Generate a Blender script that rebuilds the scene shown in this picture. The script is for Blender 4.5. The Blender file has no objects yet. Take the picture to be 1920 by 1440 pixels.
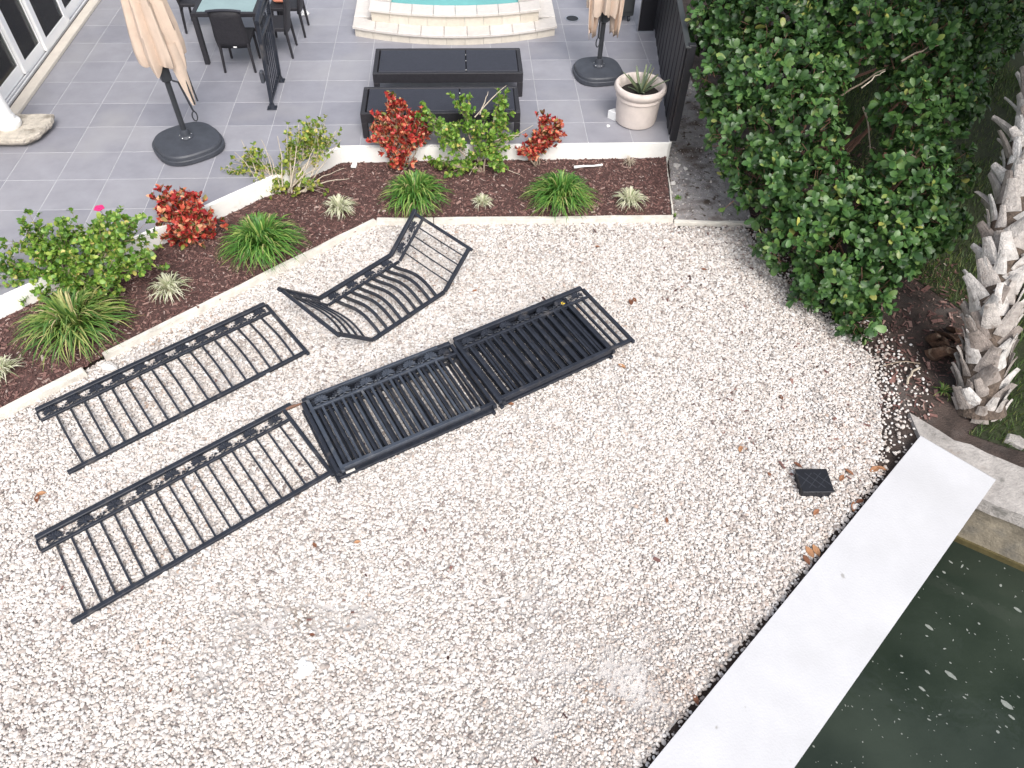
import bpy, math, random
import numpy as np
from mathutils import Matrix, Vector, Euler
random.seed(7)
rng = np.random.default_rng(11)
PI = math.pi
sc = bpy.context.scene
C = sc.collection

# ------------------------------------------------------------------ camera
FOC, TH, RO, YW, CH = 1390.0, math.radians(49.53), math.radians(2.0), math.radians(4.73), 5.46
R0 = Vector((math.cos(YW), -math.sin(YW), 0)); F0 = Vector((math.sin(YW), math.cos(YW), 0)); Z0 = Vector((0, 0, 1))
FW = F0 * math.cos(TH) - Z0 * math.sin(TH); U0 = F0 * math.sin(TH) + Z0 * math.cos(TH)
RT = R0 * math.cos(RO) + U0 * math.sin(RO); UP = U0 * math.cos(RO) - R0 * math.sin(RO)
cd = bpy.data.cameras.new('camera'); cam = bpy.data.objects.new('camera', cd); C.objects.link(cam)
cd.sensor_width = 36; cd.lens = 36 * FOC / 1920; cd.clip_end = 500
cam.matrix_world = Matrix(((RT.x, UP.x, -FW.x, 0), (RT.y, UP.y, -FW.y, 0), (RT.z, UP.z, -FW.z, CH), (0, 0, 0, 1)))
sc.camera = cam
def P(x, y, z=0.0):
    "ground point (at height z) that the photograph pixel looks at"
    d = FW + RT * ((x - 960) / FOC) + UP * ((720 - y) / FOC)
    return Vector((0, 0, CH)) + d * ((z - CH) / d.z)

# ------------------------------------------------------------------ sky, sun, exposure
SUN = Vector((0.20, -0.78, 1.0)).normalized()
w = bpy.data.worlds.new('World'); sc.world = w; w.use_nodes = True
nt = w.node_tree; bg = nt.nodes['Background']
sky = nt.nodes.new('ShaderNodeTexSky'); sky.sky_type = 'NISHITA'; sky.sun_disc = False
sky.sun_elevation = math.asin(SUN.z); sky.sun_rotation = math.atan2(SUN.x, SUN.y)
sky.air_density = 1.0; sky.dust_density = 4.0; sky.ozone_density = 1.0
hs = nt.nodes.new('ShaderNodeHueSaturation'); hs.inputs['Saturation'].default_value = 0.45
nt.links.new(sky.outputs[0], hs.inputs['Color']); nt.links.new(hs.outputs[0], bg.inputs[0])
bg.inputs[1].default_value = 0.15
sl = bpy.data.lights.new('sun', 'SUN'); so = bpy.data.objects.new('sun', sl); C.objects.link(so)
sl.energy = 1.3; sl.angle = math.radians(28); sl.color = (1.0, 0.97, 0.93)
so.rotation_euler = SUN.to_track_quat('Z', 'Y').to_euler(); so.location = (-6, 4, 14)
sc.view_settings.view_transform = 'Standard'; sc.view_settings.look = 'None'
sc.view_settings.gamma = 1; sc.view_settings.exposure = 0.62

# ------------------------------------------------------------------ materials
def mat(name, base=(.5, .5, .5), rough=.6, var=.12, scale=6, bump=0, bscale=40, spec=.5, metal=0, ramp=None, rnd=None,
        trans=0, blot=None, weave=None, coat=0):
    m = bpy.data.materials.new(name); m.use_nodes = True
    t = m.node_tree; b = t.nodes['Principled BSDF']; L = t.links.new
    b.inputs['Roughness'].default_value = rough; b.inputs['Metallic'].default_value = metal
    b.inputs['Specular IOR Level'].default_value = spec; b.inputs['Coat Weight'].default_value = coat
    tc = t.nodes.new('ShaderNodeTexCoord'); geo = t.nodes.new('ShaderNodeNewGeometry')
    if ramp:
        r = t.nodes.new('ShaderNodeValToRGB'); r.color_ramp.interpolation = 'LINEAR'
        e = r.color_ramp.elements
        while len(e) < len(ramp): e.new(.5)
        for i, c in enumerate(ramp):
            e[i].position = c[0]; e[i].color = (*c[1], 1)
        if rnd == 'island': L(geo.outputs['Random Per Island'], r.inputs[0])
        elif rnd == 'inst':
            a = t.nodes.new('ShaderNodeAttribute'); a.attribute_type = 'INSTANCER'; a.attribute_name = 'tint'; L(a.outputs['Fac'], r.inputs[0])
        else:
            o = t.nodes.new('ShaderNodeObjectInfo'); L(o.outputs['Random'], r.inputs[0])
        col = r.outputs[0]
    else:
        rg = t.nodes.new('ShaderNodeRGB'); rg.outputs[0].default_value = (*base, 1); col = rg.outputs[0]
    if var:
        n = t.nodes.new('ShaderNodeTexNoise'); n.inputs['Scale'].default_value = scale; n.inputs['Detail'].default_value = 8
        n.inputs['Roughness'].default_value = .65
        L(geo.outputs['Position'], n.inputs['Vector'])
        mr = t.nodes.new('ShaderNodeMapRange'); mr.inputs[1].default_value = .3; mr.inputs[2].default_value = .7
        mr.inputs[3].default_value = 1 - var; mr.inputs[4].default_value = 1 + var
        L(n.outputs[0], mr.inputs[0])
        vm = t.nodes.new('ShaderNodeVectorMath'); vm.operation = 'SCALE'; L(col, vm.inputs[0]); L(mr.outputs[0], vm.inputs['Scale'])
        col = vm.outputs[0]
    if blot:                                       # stains: (colour, noise scale, lo, hi)
        for (bc, bs, lo, hi) in blot:
            n2 = t.nodes.new('ShaderNodeTexNoise'); n2.inputs['Scale'].default_value = bs; n2.inputs['Detail'].default_value = 6
            L(geo.outputs['Position'], n2.inputs['Vector'])
            m2 = t.nodes.new('ShaderNodeMapRange'); m2.inputs[1].default_value = lo; m2.inputs[2].default_value = hi
            L(n2.outputs[0], m2.inputs[0])
            mx = t.nodes.new('ShaderNodeMix'); mx.data_type = 'RGBA'; L(m2.outputs[0], mx.inputs[0]); L(col, mx.inputs[6]); mx.inputs[7].default_value = (*bc, 1)
            col = mx.outputs[2]
    L(col, b.inputs['Base Color'])
    if bump:
        n = t.nodes.new('ShaderNodeTexNoise'); n.inputs['Scale'].default_value = bscale; n.inputs['Detail'].default_value = 6
        L(geo.outputs['Position'], n.inputs['Vector'])
        h = n.outputs[0]
        bp = t.nodes.new('ShaderNodeBump'); bp.inputs['Strength'].default_value = bump; bp.inputs['Distance'].default_value = .02
        L(h, bp.inputs['Height']); L(bp.outputs[0], b.inputs['Normal'])
    if weave:
        ck = t.nodes.new('ShaderNodeTexBrick'); ck.inputs['Scale'].default_value = weave
        ck.inputs['Mortar Size'].default_value = .03; ck.inputs['Color1'].default_value = (.9, .9, .9, 1); ck.inputs['Color2'].default_value = (.6, .6, .6, 1)
        ck.inputs['Mortar'].default_value = (0, 0, 0, 1)
        L(tc.outputs['Object'], ck.inputs['Vector'])
        bp = t.nodes.new('ShaderNodeBump'); bp.inputs['Strength'].default_value = .6; bp.inputs['Distance'].default_value = .004
        L(ck.outputs['Color'], bp.inputs['Height']); L(bp.outputs[0], b.inputs['Normal'])
    if trans:
        ts = t.nodes.new('ShaderNodeBsdfTranslucent'); L(col, ts.inputs[0])
        ms = t.nodes.new('ShaderNodeMixShader'); ms.inputs[0].default_value = trans
        L(b.outputs[0], ms.inputs[1]); L(ts.outputs[0], ms.inputs[2]); L(ms.outputs[0], t.nodes['Material Output'].inputs[0])
    return m

MT = dict(
    soil=mat('soil', (.060, .043, .036), .95, .6, 5, 1.0, 50, blot=[((.16, .14, .13), 1.3, .55, .75)]),
    bed=mat('gravel_dust', (.57, .54, .52), .95, .2, 4, .5, 120, blot=[((.30, .25, .21), 2.2, .60, .74)]),
    pebble=mat('pebble', rough=.75, var=.12, scale=90, ramp=[(0, (.24, .20, .185)), (.06, (.42, .37, .335)), (.25, (.60, .555, .52)), (.62, (.68, .65, .625)), (.8, (.61, .54, .485)), (.93, (.76, .75, .74)), (1, (.40, .30, .24))], rnd='inst'),
    mulchbase=mat('mulch_base', (.085, .046, .041), .95, .4, 12, .8, 60),
    chip=mat('mulch_chip', rough=.85, var=.2, scale=60, ramp=[(0, (.060, .030, .027)), (.4, (.125, .062, .055)), (.75, (.205, .105, .090)), (.93, (.31, .195, .165)), (1, (.48, .39, .35))], rnd='inst'),
    path=mat('sandy_dirt', (.34, .32, .315), .95, .35, 9, 1.0, 45, blot=[((.12, .09, .075), 3.0, .50, .66), ((.09, .065, .05), 14, .58, .66)]),
    tile=mat('slate_tile', rough=.42, var=.10, scale=3.0, bump=.03, bscale=60, spec=.45, ramp=[(0, (.245, .245, .280)), (.5, (.282, .281, .316)), (1, (.315, .312, .342))], blot=[((.36, .352, .36), .9, .5, .9)]),
    grout=mat('grout', (.46, .46, .48), .9, .15, 10),
    whitewall=mat('painted_white_wall', (.89, .875, .835), .8, .06, 5, .15, 40, blot=[((.60, .56, .47), 3.5, .68, .85)]),
    edging=mat('weathered_edging', (.68, .645, .58), .85, .18, 9, .3, 50, blot=[((.34, .30, .25), 4.0, .60, .78)]),
    concrete=mat('white_concrete_cap', (.545, .545, .562), .75, .075, 1.3, .12, 50, blot=[((.49, .49, .50), 1.4, .55, .85), ((.35, .34, .33), 9, .72, .78)]),
    oldconcrete=mat('old_grey_concrete', (.37, .345, .325), .9, .28, 5, .6, 40, blot=[((.22, .15, .11), 2.6, .60, .74), ((.20, .19, .175), 7, .6, .7)]),
    wallface=mat('stained_seawall_face', (.27, .235, .18), .85, .35, 6, .5, 30, blot=[((.12, .12, .115), 2.2, .5, .65)]),
    algae=mat('algae_stain', (.095, .078, .032), .6, .3, 8, .4, 30),
    fence=mat('black_painted_metal', (.024, .028, .039), .42, .3, 10, .05, 120, spec=.32, blot=[((.12, .11, .105), 7, .60, .85), ((.16, .12, .09), 30, .70, .80)]),
    fencenew=mat('charcoal_painted_metal', (.050, .060, .080), .40, .25, 10, .05, 120, spec=.4, blot=[((.17, .17, .17), 9, .60, .85)]),
    bare=mat('scraped_metal', (.55, .54, .5), .5, .15, 20),
    whiteblock=mat('white_wood', (.72, .69, .64), .8, .12, 14),
    wicker=mat('dark_wicker', (.027, .026, .031), .5, .25, 30, weave=26, spec=.4),
    wickertop=mat('wicker_sling', (.034, .036, .050), .5, .15, 20, weave=40, spec=.45),
    plastic=mat('black_plastic', (.052, .057, .070), .5, .2, 8, .05, 80),
    plasticbox=mat('black_box_lid', (.012, .013, .018), .5, .2, 20, .1, 100),
    pole=mat('dark_grey_pole', (.035, .038, .044), .4, .2, 10),
    canopy=mat('tan_canvas', (.70, .56, .455), .85, .09, 5, .12, 140, trans=.12),
    steel=mat('bright_metal', (.6, .6, .6), .3, .1, 10, metal=1),
    white=mat('white_frame_paint', (.90, .90, .90), .4, .03, 4),
    column=mat('white_plaster_column', (.86, .86, .85), .6, .03, 4),
    slabstone=mat('coquina_stone', (.52, .47, .40), .95, .25, 9, .9, 28, blot=[((.25, .22, .18), 6, .55, .7)]),
    sill=mat('stone_sill', (.66, .60, .52), .8, .1, 6, .2, 40),
    track=mat('grey_track', (.33, .33, .35), .4, .1, 10, metal=.3),
    roomfloor=mat('brown_room_floor', (.24, .14, .10), .3, .3, 3),
    wood=mat('tan_wood', (.38, .24, .13), .5, .2, 10),
    cream=mat('cream_plaster', (.70, .64, .48), .8, .06, 4),
    spastone=mat('cream_spa_stone', rough=.8, var=.07, scale=14, bump=.2, bscale=60, ramp=[(0, (.60, .56, .52)), (.5, (.64, .60, .56)), (1, (.67, .635, .60))]),
    sparise=mat('cream_spa_tile', rough=.8, var=.08, scale=14, bump=.25, bscale=50, ramp=[(0, (.60, .55, .47)), (.5, (.64, .59, .51)), (1, (.67, .62, .54))]),
    spabasin=mat('aqua_plaster', (.30, .62, .60), .6, .06, 4),
    pot=mat('pale_cast_stone', (.68, .60, .55), .85, .08, 8, .25, 60, blot=[((.50, .43, .38), 4, .6, .8)]),
    potsoil=mat('potting_soil', (.018, .014, .012), .95, .4, 30, .9, 60),
    agave=mat('grey_green_leaf', rough=.5, var=.2, scale=14, ramp=[(0, (.10, .14, .085)), (.6, (.14, .18, .10)), (1, (.22, .22, .10))]),
    lily=mat('strap_leaf', rough=.45, var=.15, scale=20, trans=.2, rnd='island', ramp=[(0, (.05, .16, .025)), (.45, (.10, .25, .04)), (.75, (.20, .35, .07)), (.93, (.34, .42, .11)), (1, (.50, .42, .22))]),
    lilyold=mat('yellowing_strap_leaf', rough=.5, var=.15, scale=20, trans=.2, rnd='island', ramp=[(0, (.06, .15, .03)), (.4, (.12, .24, .045)), (.7, (.25, .34, .08)), (.9, (.42, .42, .15)), (1, (.56, .45, .28))]),
    straw=mat('straw_blade', rough=.7, var=.15, scale=20, trans=.2, rnd='island', ramp=[(0, (.34, .24, .12)), (.6, (.52, .38, .20)), (1, (.60, .50, .32))]),
    varieg=mat('variegated_leaf', rough=.5, var=.1, scale=20, trans=.2, rnd='island', ramp=[(0, (.34, .40, .20)), (.3, (.58, .60, .40)), (.7, (.76, .75, .58)), (1, (.82, .77, .62))]),
    hib=mat('bright_shrub_leaf', rough=.42, var=.15, scale=30, trans=.25, rnd='island', ramp=[(0, (.075, .17, .03)), (.4, (.15, .30, .045)), (.75, (.26, .42, .07)), (.94, (.42, .50, .11)), (1, (.68, .52, .18))]),
    hibobj=mat('bright_shrub_leaf_single', rough=.42, var=.15, scale=30, trans=.25, ramp=[(0, (.075, .17, .03)), (.4, (.15, .30, .045)), (.75, (.26, .42, .07)), (.94, (.42, .50, .11)), (1, (.68, .52, .18))]),
    hibyel=mat('yellow_shrub_leaf', rough=.42, var=.15, scale=30, trans=.25, rnd='island', ramp=[(0, (.10, .19, .03)), (.45, (.22, .33, .05)), (.8, (.40, .44, .08)), (1, (.62, .52, .14))]),
    hibyelobj=mat('yellow_shrub_leaf_single', rough=.42, var=.15, scale=30, trans=.25, ramp=[(0, (.10, .19, .03)), (.45, (.22, .33, .05)), (.8, (.40, .44, .08)), (1, (.62, .52, .14))]),
    croton=mat('croton_leaf', rough=.38, var=.2, scale=40, trans=.15, ramp=[(0, (.07, .12, .02)), (.14, (.10, .04, .02)), (.22, (.26, .018, .022)), (.48, (.50, .045, .045)), (.72, (.60, .12, .07)), (.86, (.70, .28, .15)), (.95, (.78, .46, .26)), (1, (.22, .27, .05))]),
    crotonmass=mat('croton_leaf_mass', rough=.38, var=.2, scale=40, trans=.15, rnd='island', ramp=[(0, (.07, .12, .02)), (.14, (.10, .04, .02)), (.22, (.26, .018, .022)), (.48, (.50, .045, .045)), (.72, (.60, .12, .07)), (.86, (.70, .28, .15)), (.95, (.78, .46, .26)), (1, (.22, .27, .05))]),
    hedge=mat('hedge_leaf', rough=.40, var=.42, scale=2.6, trans=.12, rnd='island', ramp=[(0, (.024, .064, .019)), (.45, (.046, .112, .028)), (.8, (.076, .160, .038)), (.95, (.11, .20, .055)), (.985, (.20, .27, .07)), (1, (.40, .40, .10))]),
    hedgeobj=mat('hedge_leaf_single', rough=.40, var=.42, scale=2.6, trans=.12, ramp=[(0, (.026, .068, .02)), (.45, (.050, .120, .030)), (.8, (.082, .172, .040)), (.97, (.11, .20, .05)), (1, (.28, .34, .1))]),
    bark=mat('twig_bark', (.30, .24, .18), .85, .3, 20, .4, 60),
    redbark=mat('red_brown_branch', (.20, .11, .075), .85, .3, 14, .4, 60),
    palewood=mat('pale_dry_twig', (.50, .43, .34), .85, .25, 20, .3, 60),
    boot=mat('palm_boot', rough=.85, var=.35, scale=14, bump=.9, bscale=70, ramp=[(0, (.25, .21, .185)), (.3, (.39, .35, .32)), (.65, (.50, .465, .435)), (1, (.60, .575, .55))], blot=[((.18, .14, .115), 16, .58, .78)]),
    palmcore=mat('palm_fibre', (.12, .09, .07), .95, .6, 22, 1.0, 60),
    palmroot=mat('rotting_palm_boot', (.15, .085, .055), .95, .6, 14, 1.0, 40, blot=[((.33, .25, .18), 8, .56, .7)]),
    frond=mat('palm_frond', (.06, .12, .03), .45, .2, 6, trans=.2),
    grass=mat('lawn_blade', rough=.55, var=.3, scale=2, trans=.2, rnd='island', ramp=[(0, (.03, .065, .012)), (.5, (.06, .115, .02)), (.85, (.10, .16, .03)), (1, (.22, .20, .07))]),
    deadleaf=mat('dead_leaf', rough=.7, var=.2, scale=30, ramp=[(0, (.16, .06, .03)), (.5, (.27, .12, .06)), (1, (.42, .22, .11))]),
    whitebit=mat('white_litter', (.86, .86, .85), .6, .05, 10),
    rock=mat('pale_rock', (.66, .63, .60), .85, .15, 12, .5, 40),
    pink=mat('pink_petal', (.80, .04, .22), .5, .1, 10, trans=.2),
    yellow=mat('yellow_petal', (.80, .55, .03), .5, .1, 10),
    orange=mat('orange_cushion', (.50, .19, .12), .8, .1, 10),
    drain=mat('dark_drain', (.012, .012, .014), .5, .1, 10),
    scum=mat('floating_scum', (.22, .24, .22), .8, .2, 20),
    treeleaf=mat('tree_leaf', rough=.5, var=.2, scale=4, trans=.15, rnd='island', ramp=[(0, (.02, .05, .015)), (1, (.07, .13, .03))]),
    cabinet=mat('grey_cabinet', (.045, .05, .052), .5, .1, 10),
    fenceboard=mat('black_board', (.014, .014, .018), .5, .2, 6),
)
def glass(name, col, rough=.02, alpha=None):
    m = bpy.data.materials.new(name); m.use_nodes = True; t = m.node_tree
    t.nodes.remove(t.nodes['Principled BSDF'])
    tr = t.nodes.new('ShaderNodeBsdfTransparent'); tr.inputs[0].default_value = (*col, 1)
    gl = t.nodes.new('ShaderNodeBsdfGlossy'); gl.inputs['Roughness'].default_value = rough
    fr = t.nodes.new('ShaderNodeFresnel'); fr.inputs[0].default_value = 1.5
    mx = t.nodes.new('ShaderNodeMixShader'); t.links.new(fr.outputs[0], mx.inputs[0]); t.links.new(tr.outputs[0], mx.inputs[1]); t.links.new(gl.outputs[0], mx.inputs[2])
    t.links.new(mx.outputs[0], t.nodes['Material Output'].inputs[0]); return m
MT['glass'] = glass('clear_glass', (.86, .9, .88))
MT['spawater'] = mat('spa_water', (.22, .60, .58), .05, .12, 2.5, .1, 6); MT['spawater'].node_tree.nodes['Principled BSDF'].inputs['Alpha'].default_value = .6
def water_mat():
    m = bpy.data.materials.new('dark_green_water'); m.use_nodes = True; t = m.node_tree; b = t.nodes['Principled BSDF']; L = t.links.new
    geo = t.nodes.new('ShaderNodeNewGeometry')
    n = t.nodes.new('ShaderNodeTexNoise'); n.inputs['Scale'].default_value = 1.1; n.inputs['Detail'].default_value = 5; L(geo.outputs['Position'], n.inputs['Vector'])
    r = t.nodes.new('ShaderNodeValToRGB'); r.color_ramp.elements[0].position = .3; r.color_ramp.elements[1].position = .75
    r.color_ramp.elements[0].color = (.015, .023, .017, 1); r.color_ramp.elements[1].color = (.036, .048, .036, 1)
    L(n.outputs[0], r.inputs[0]); L(r.outputs[0], b.inputs['Base Color'])
    b.inputs['Roughness'].default_value = .06; b.inputs['IOR'].default_value = 1.33
    n2 = t.nodes.new('ShaderNodeTexNoise'); n2.inputs['Scale'].default_value = 5; n2.inputs['Detail'].default_value = 3; L(geo.outputs['Position'], n2.inputs['Vector'])
    bp = t.nodes.new('ShaderNodeBump'); bp.inputs['Strength'].default_value = .12; bp.inputs['Distance'].default_value = .05
    L(n2.outputs[0], bp.inputs['Height']); L(bp.outputs[0], b.inputs['Normal']); return m
MT['water'] = water_mat()

# ------------------------------------------------------------------ mesh helpers
class MB:
    def __init__(s): s.v = []; s.f = []
    def add(s, v, f):
        o = len(s.v); s.v += [tuple(p) for p in v]; s.f += [tuple(i + o for i in q) for q in f]; return s
    def box(s, c, d, rot=None, bev=0):
        x, y, z = d[0] / 2, d[1] / 2, d[2] / 2
        if bev:
            b = min(bev, x * .9, y * .9, z * .9); v = []; f = []
            for zz, k in ((-z, b), (-z + b, 0), (z - b, 0), (z, b)):
                X, Y = x - k, y - k
                v += [(-X + b, -Y, zz), (X - b, -Y, zz), (X, -Y + b, zz), (X, Y - b, zz), (X - b, Y, zz), (-X + b, Y, zz), (-X, Y - b, zz), (-X, -Y + b, zz)]
            for r in range(3):
                for i in range(8):
                    j = (i + 1) % 8; f.append((r * 8 + i, r * 8 + j, r * 8 + 8 + j, r * 8 + 8 + i))
            f.append(tuple(range(7, -1, -1))); f.append(tuple(range(24, 32)))
        else:
            v = [(a * x, b * y, c2 * z) for c2 in (-1, 1) for a, b in ((-1, -1), (1, -1), (1, 1), (-1, 1))]
            f = [(3, 2, 1, 0), (4, 5, 6, 7), (0, 1, 5, 4), (1, 2, 6, 5), (2, 3, 7, 6), (3, 0, 4, 7)]
        m = rot if rot is not None else Matrix.Identity(3)
        return s.add([m @ Vector(p) + Vector(c) for p in v], f)
    def prism(s, poly, z0, z1, inset=0):
        n = len(poly); a = sum(poly[i][0] * poly[(i + 1) % n][1] - poly[(i + 1) % n][0] * poly[i][1] for i in range(n))
        if a < 0: poly = poly[::-1]
        cx = sum(p[0] for p in poly) / n; cy = sum(p[1] for p in poly) / n
        v = [(p[0], p[1], z0) for p in poly]; f = [tuple(range(n - 1, -1, -1))]
        if inset:
            v += [(p[0], p[1], z1 - inset) for p in poly]
            for p in poly:
                d = Vector((cx - p[0], cy - p[1])); l = max(d.length, 1e-6); q = d * (min(inset * 1.4, l * .4) / l); v.append((p[0] + q.x, p[1] + q.y, z1))
            k = 3
        else:
            v += [(p[0], p[1], z1) for p in poly]; k = 2
        for r in range(k - 1):
            for i in range(n):
                j = (i + 1) % n; f.append((r * n + i, r * n + j, r * n + n + j, r * n + n + i))
        f.append(tuple(range((k - 1) * n, k * n)))
        return s.add(v, f)
    def tube(s, pts, rad, seg=8, flat=1.0, ref=None):
        pts = [Vector(p) for p in pts]; n = len(pts)
        if not hasattr(rad, '__len__'): rad = [rad] * n
        v = []; f = []; prev = None
        for i, p in enumerate(pts):
            t = (pts[min(i + 1, n - 1)] - pts[max(i - 1, 0)]).normalized()
            a = ref if ref is not None else (prev if prev is not None else (Vector((0, 0, 1)) if abs(t.z) < .9 else Vector((1, 0, 0))))
            u = (Vector(a) - t * t.dot(Vector(a)))
            if u.length < 1e-5: u = t.orthogonal()
            u.normalize(); w_ = t.cross(u); prev = u
            for k in range(seg):
                an = 2 * PI * k / seg + (PI / 4 if seg == 4 else 0)
                v.append(p + (u * math.cos(an) * flat + w_ * math.sin(an)) * rad[i])
        for i in range(n - 1):
            for k in range(seg):
                j = (k + 1) % seg; f.append((i * seg + k, i * seg + j, (i + 1) * seg + j, (i + 1) * seg + k))
        f.append(tuple(range(seg - 1, -1, -1))); f.append(tuple((n - 1) * seg + k for k in range(seg)))
        return s.add(v, f)
    def lathe(s, prof, seg=28, c=(0, 0, 0), fn=None, cap=True):
        v = []; f = []; n = len(prof)
        for (r, z) in prof:
            for k in range(seg):
                a = 2 * PI * k / seg; rr = fn(r, z, a) if fn else r
                v.append((c[0] + rr * math.cos(a), c[1] + rr * math.sin(a), c[2] + z))
        for i in range(n - 1):
            for k in range(seg):
                j = (k + 1) % seg; f.append((i * seg + k, i * seg + j, (i + 1) * seg + j, (i + 1) * seg + k))
        if cap:
            f.append(tuple(range(seg - 1, -1, -1))); f.append(tuple((n - 1) * seg + k for k in range(seg)))
        return s.add(v, f)
    def blob(s, c, r, n1=7, n2=10, jit=.15):
        v = []; f = []; ph = random.random() * 9
        for i in range(n1 + 1):
            t = PI * i / n1
            for k in range(n2):
                a = 2 * PI * k / n2; j = 1 + jit * math.sin(3 * a + ph + 2 * t) * math.sin(2 * t + ph) + random.uniform(-jit, jit) * .4
                v.append((c[0] + r[0] * j * math.sin(t) * math.cos(a), c[1] + r[1] * j * math.sin(t) * math.sin(a), c[2] + r[2] * j * math.cos(t)))
        for i in range(n1):
            for k in range(n2):
                q = (k + 1) % n2; f.append((i * n2 + k, (i + 1) * n2 + k, (i + 1) * n2 + q, i * n2 + q))
        return s.add(v, f)
    def mesh(s, name, m, smooth=False):
        me = bpy.data.meshes.new(name); me.from_pydata(s.v, [], s.f); me.materials.append(MT[m] if isinstance(m, str) else m)
        if smooth: me.polygons.foreach_set('use_smooth', [True] * len(me.polygons))
        me.update()
        if smooth: me.set_sharp_from_angle(angle=math.radians(38))
        return me
    def build(s, name, m, parent=None, smooth=False, off=None):
        if off is not None: s.v = [(p[0] - off[0], p[1] - off[1], p[2] - off[2]) for p in s.v]
        return link(name, s.mesh(name, m, smooth), parent)
def link(name, me, parent=None, M=None):
    o = bpy.data.objects.new(name, me); C.objects.link(o)
    if parent is not None: o.parent = parent
    if M is not None: o.matrix_local = M
    return o
def tag(o, label=None, cat=None, group=None, kind=None):
    if label: o['label'] = label
    if cat: o['category'] = cat
    if group: o['group'] = group
    if kind: o['kind'] = kind
    return o
def thing(name, label, cat, loc=(0, 0, 0), rotz=0, group=None):
    o = bpy.data.objects.new(name, None); C.objects.link(o); o.location = loc; o.rotation_euler = (0, 0, rotz); o.empty_display_size = .2
    return tag(o, label, cat, group)
def autosmooth(o): o.data.polygons.foreach_set('use_smooth', [True] * len(o.data.polygons)); return o
def np_mesh(name, V, Fc, m, parent=None, smooth=True):
    "V (n,3), Fc (k,3 or 4) arrays"
    me = bpy.data.meshes.new(name); k = Fc.shape[1]
    me.vertices.add(len(V)); me.vertices.foreach_set('co', np.asarray(V, np.float32).ravel())
    me.loops.add(Fc.size); me.loops.foreach_set('vertex_index', Fc.astype(np.int32).ravel())
    me.polygons.add(len(Fc)); me.polygons.foreach_set('loop_start', np.arange(0, Fc.size, k, dtype=np.int32)); me.polygons.foreach_set('loop_total', np.full(len(Fc), k, np.int32))
    me.update(calc_edges=True); me.materials.append(MT[m])
    if smooth: me.polygons.foreach_set('use_smooth', np.ones(len(Fc), bool))
    return link(name, me, parent)
def nrm(a): return a / np.maximum(np.linalg.norm(a, axis=-1, keepdims=True), 1e-9)
# leaf outline: unit length along x, half width along y, curl in z
def leaf_shape(kind):
    if kind == 'oval':
        xs = [0, .22, .55, .85, 1.0]; ws = [.10, .66, 1.0, .80, .12]; zs = [0, .03, .04, .0, -.05]
    elif kind == 'lance':
        xs = [0, .2, .5, .8, 1.0]; ws = [.25, .7, 1.0, .7, .05]; zs = [0, .05, .07, .04, -.02]
    V = []; F = []
    for x, w_, z in zip(xs, ws, zs): V += [(x, -w_, z + .05 * w_), (x, 0, z), (x, w_, z + .05 * w_)]
    for i in range(len(xs) - 1):
        a = i * 3; F += [(a, a + 3, a + 4, a + 1), (a + 1, a + 4, a + 5, a + 2)]
    return np.array(V, float), np.array(F)
def leaf_cloud(name, O, A, N, Ln, Wd, m, parent=None, kind='oval'):
    V0, F0_ = leaf_shape(kind); A = nrm(A); B = nrm(np.cross(N, A)); N = np.cross(A, B); n = len(O)
    V = O[:, None] + A[:, None] * (V0[None, :, 0:1] * Ln[:, None, None]) + B[:, None] * (V0[None, :, 1:2] * Wd[:, None, None]) + N[:, None] * (V0[None, :, 2:3] * Ln[:, None, None])
    Fc = F0_[None] + (np.arange(n) * len(V0))[:, None, None]
    return np_mesh(name, V.reshape(-1, 3), Fc.reshape(-1, 4), m, parent)
_leafmesh = {}
def leaf_objects(name, O, A, N, Ln, Wd, m, parent, kind='oval'):
    key = (m, kind)
    if key not in _leafmesh:
        V0, F0_ = leaf_shape(kind); me = bpy.data.meshes.new('leaf'); me.from_pydata(V0.tolist(), [], F0_.tolist()); me.materials.append(MT[m])
        me.polygons.foreach_set('use_smooth', [True] * len(me.polygons)); _leafmesh[key] = me
    A = nrm(A); B = nrm(np.cross(N, A)); N = np.cross(A, B)
    for i in range(len(O)):
        M = Matrix(((A[i, 0] * Ln[i], B[i, 0] * Wd[i], N[i, 0] * Ln[i], O[i, 0]), (A[i, 1] * Ln[i], B[i, 1] * Wd[i], N[i, 1] * Ln[i], O[i, 1]), (A[i, 2] * Ln[i], B[i, 2] * Wd[i], N[i, 2] * Ln[i], O[i, 2]), (0, 0, 0, 1)))
        link(name, _leafmesh[key], parent, M)
def inpoly(X, Y, poly):
    c = np.zeros(len(X), bool); n = len(poly)
    for i in range(n):
        x1, y1 = poly[i]; x2, y2 = poly[(i + 1) % n]
        if y1 == y2: continue
        k = ((y1 > Y) != (y2 > Y)) & (X < (x2 - x1) * (Y - y1) / (y2 - y1) + x1); c ^= k
    return c
def vnoise(X, Y, s, seed=0):
    "cheap smooth value noise 0..1"
    r = np.random.default_rng(seed).random((64, 64)); x = X * s + 1000; y = Y * s + 1000
    i = np.floor(x).astype(int); j = np.floor(y).astype(int); u = x - i; v = y - j; u = u * u * (3 - 2 * u); v = v * v * (3 - 2 * v)
    g = lambda a, b: r[a % 64, b % 64]
    return (g(i, j) * (1 - u) + g(i + 1, j) * u) * (1 - v) + (g(i, j + 1) * (1 - u) + g(i + 1, j + 1) * u) * v
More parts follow.
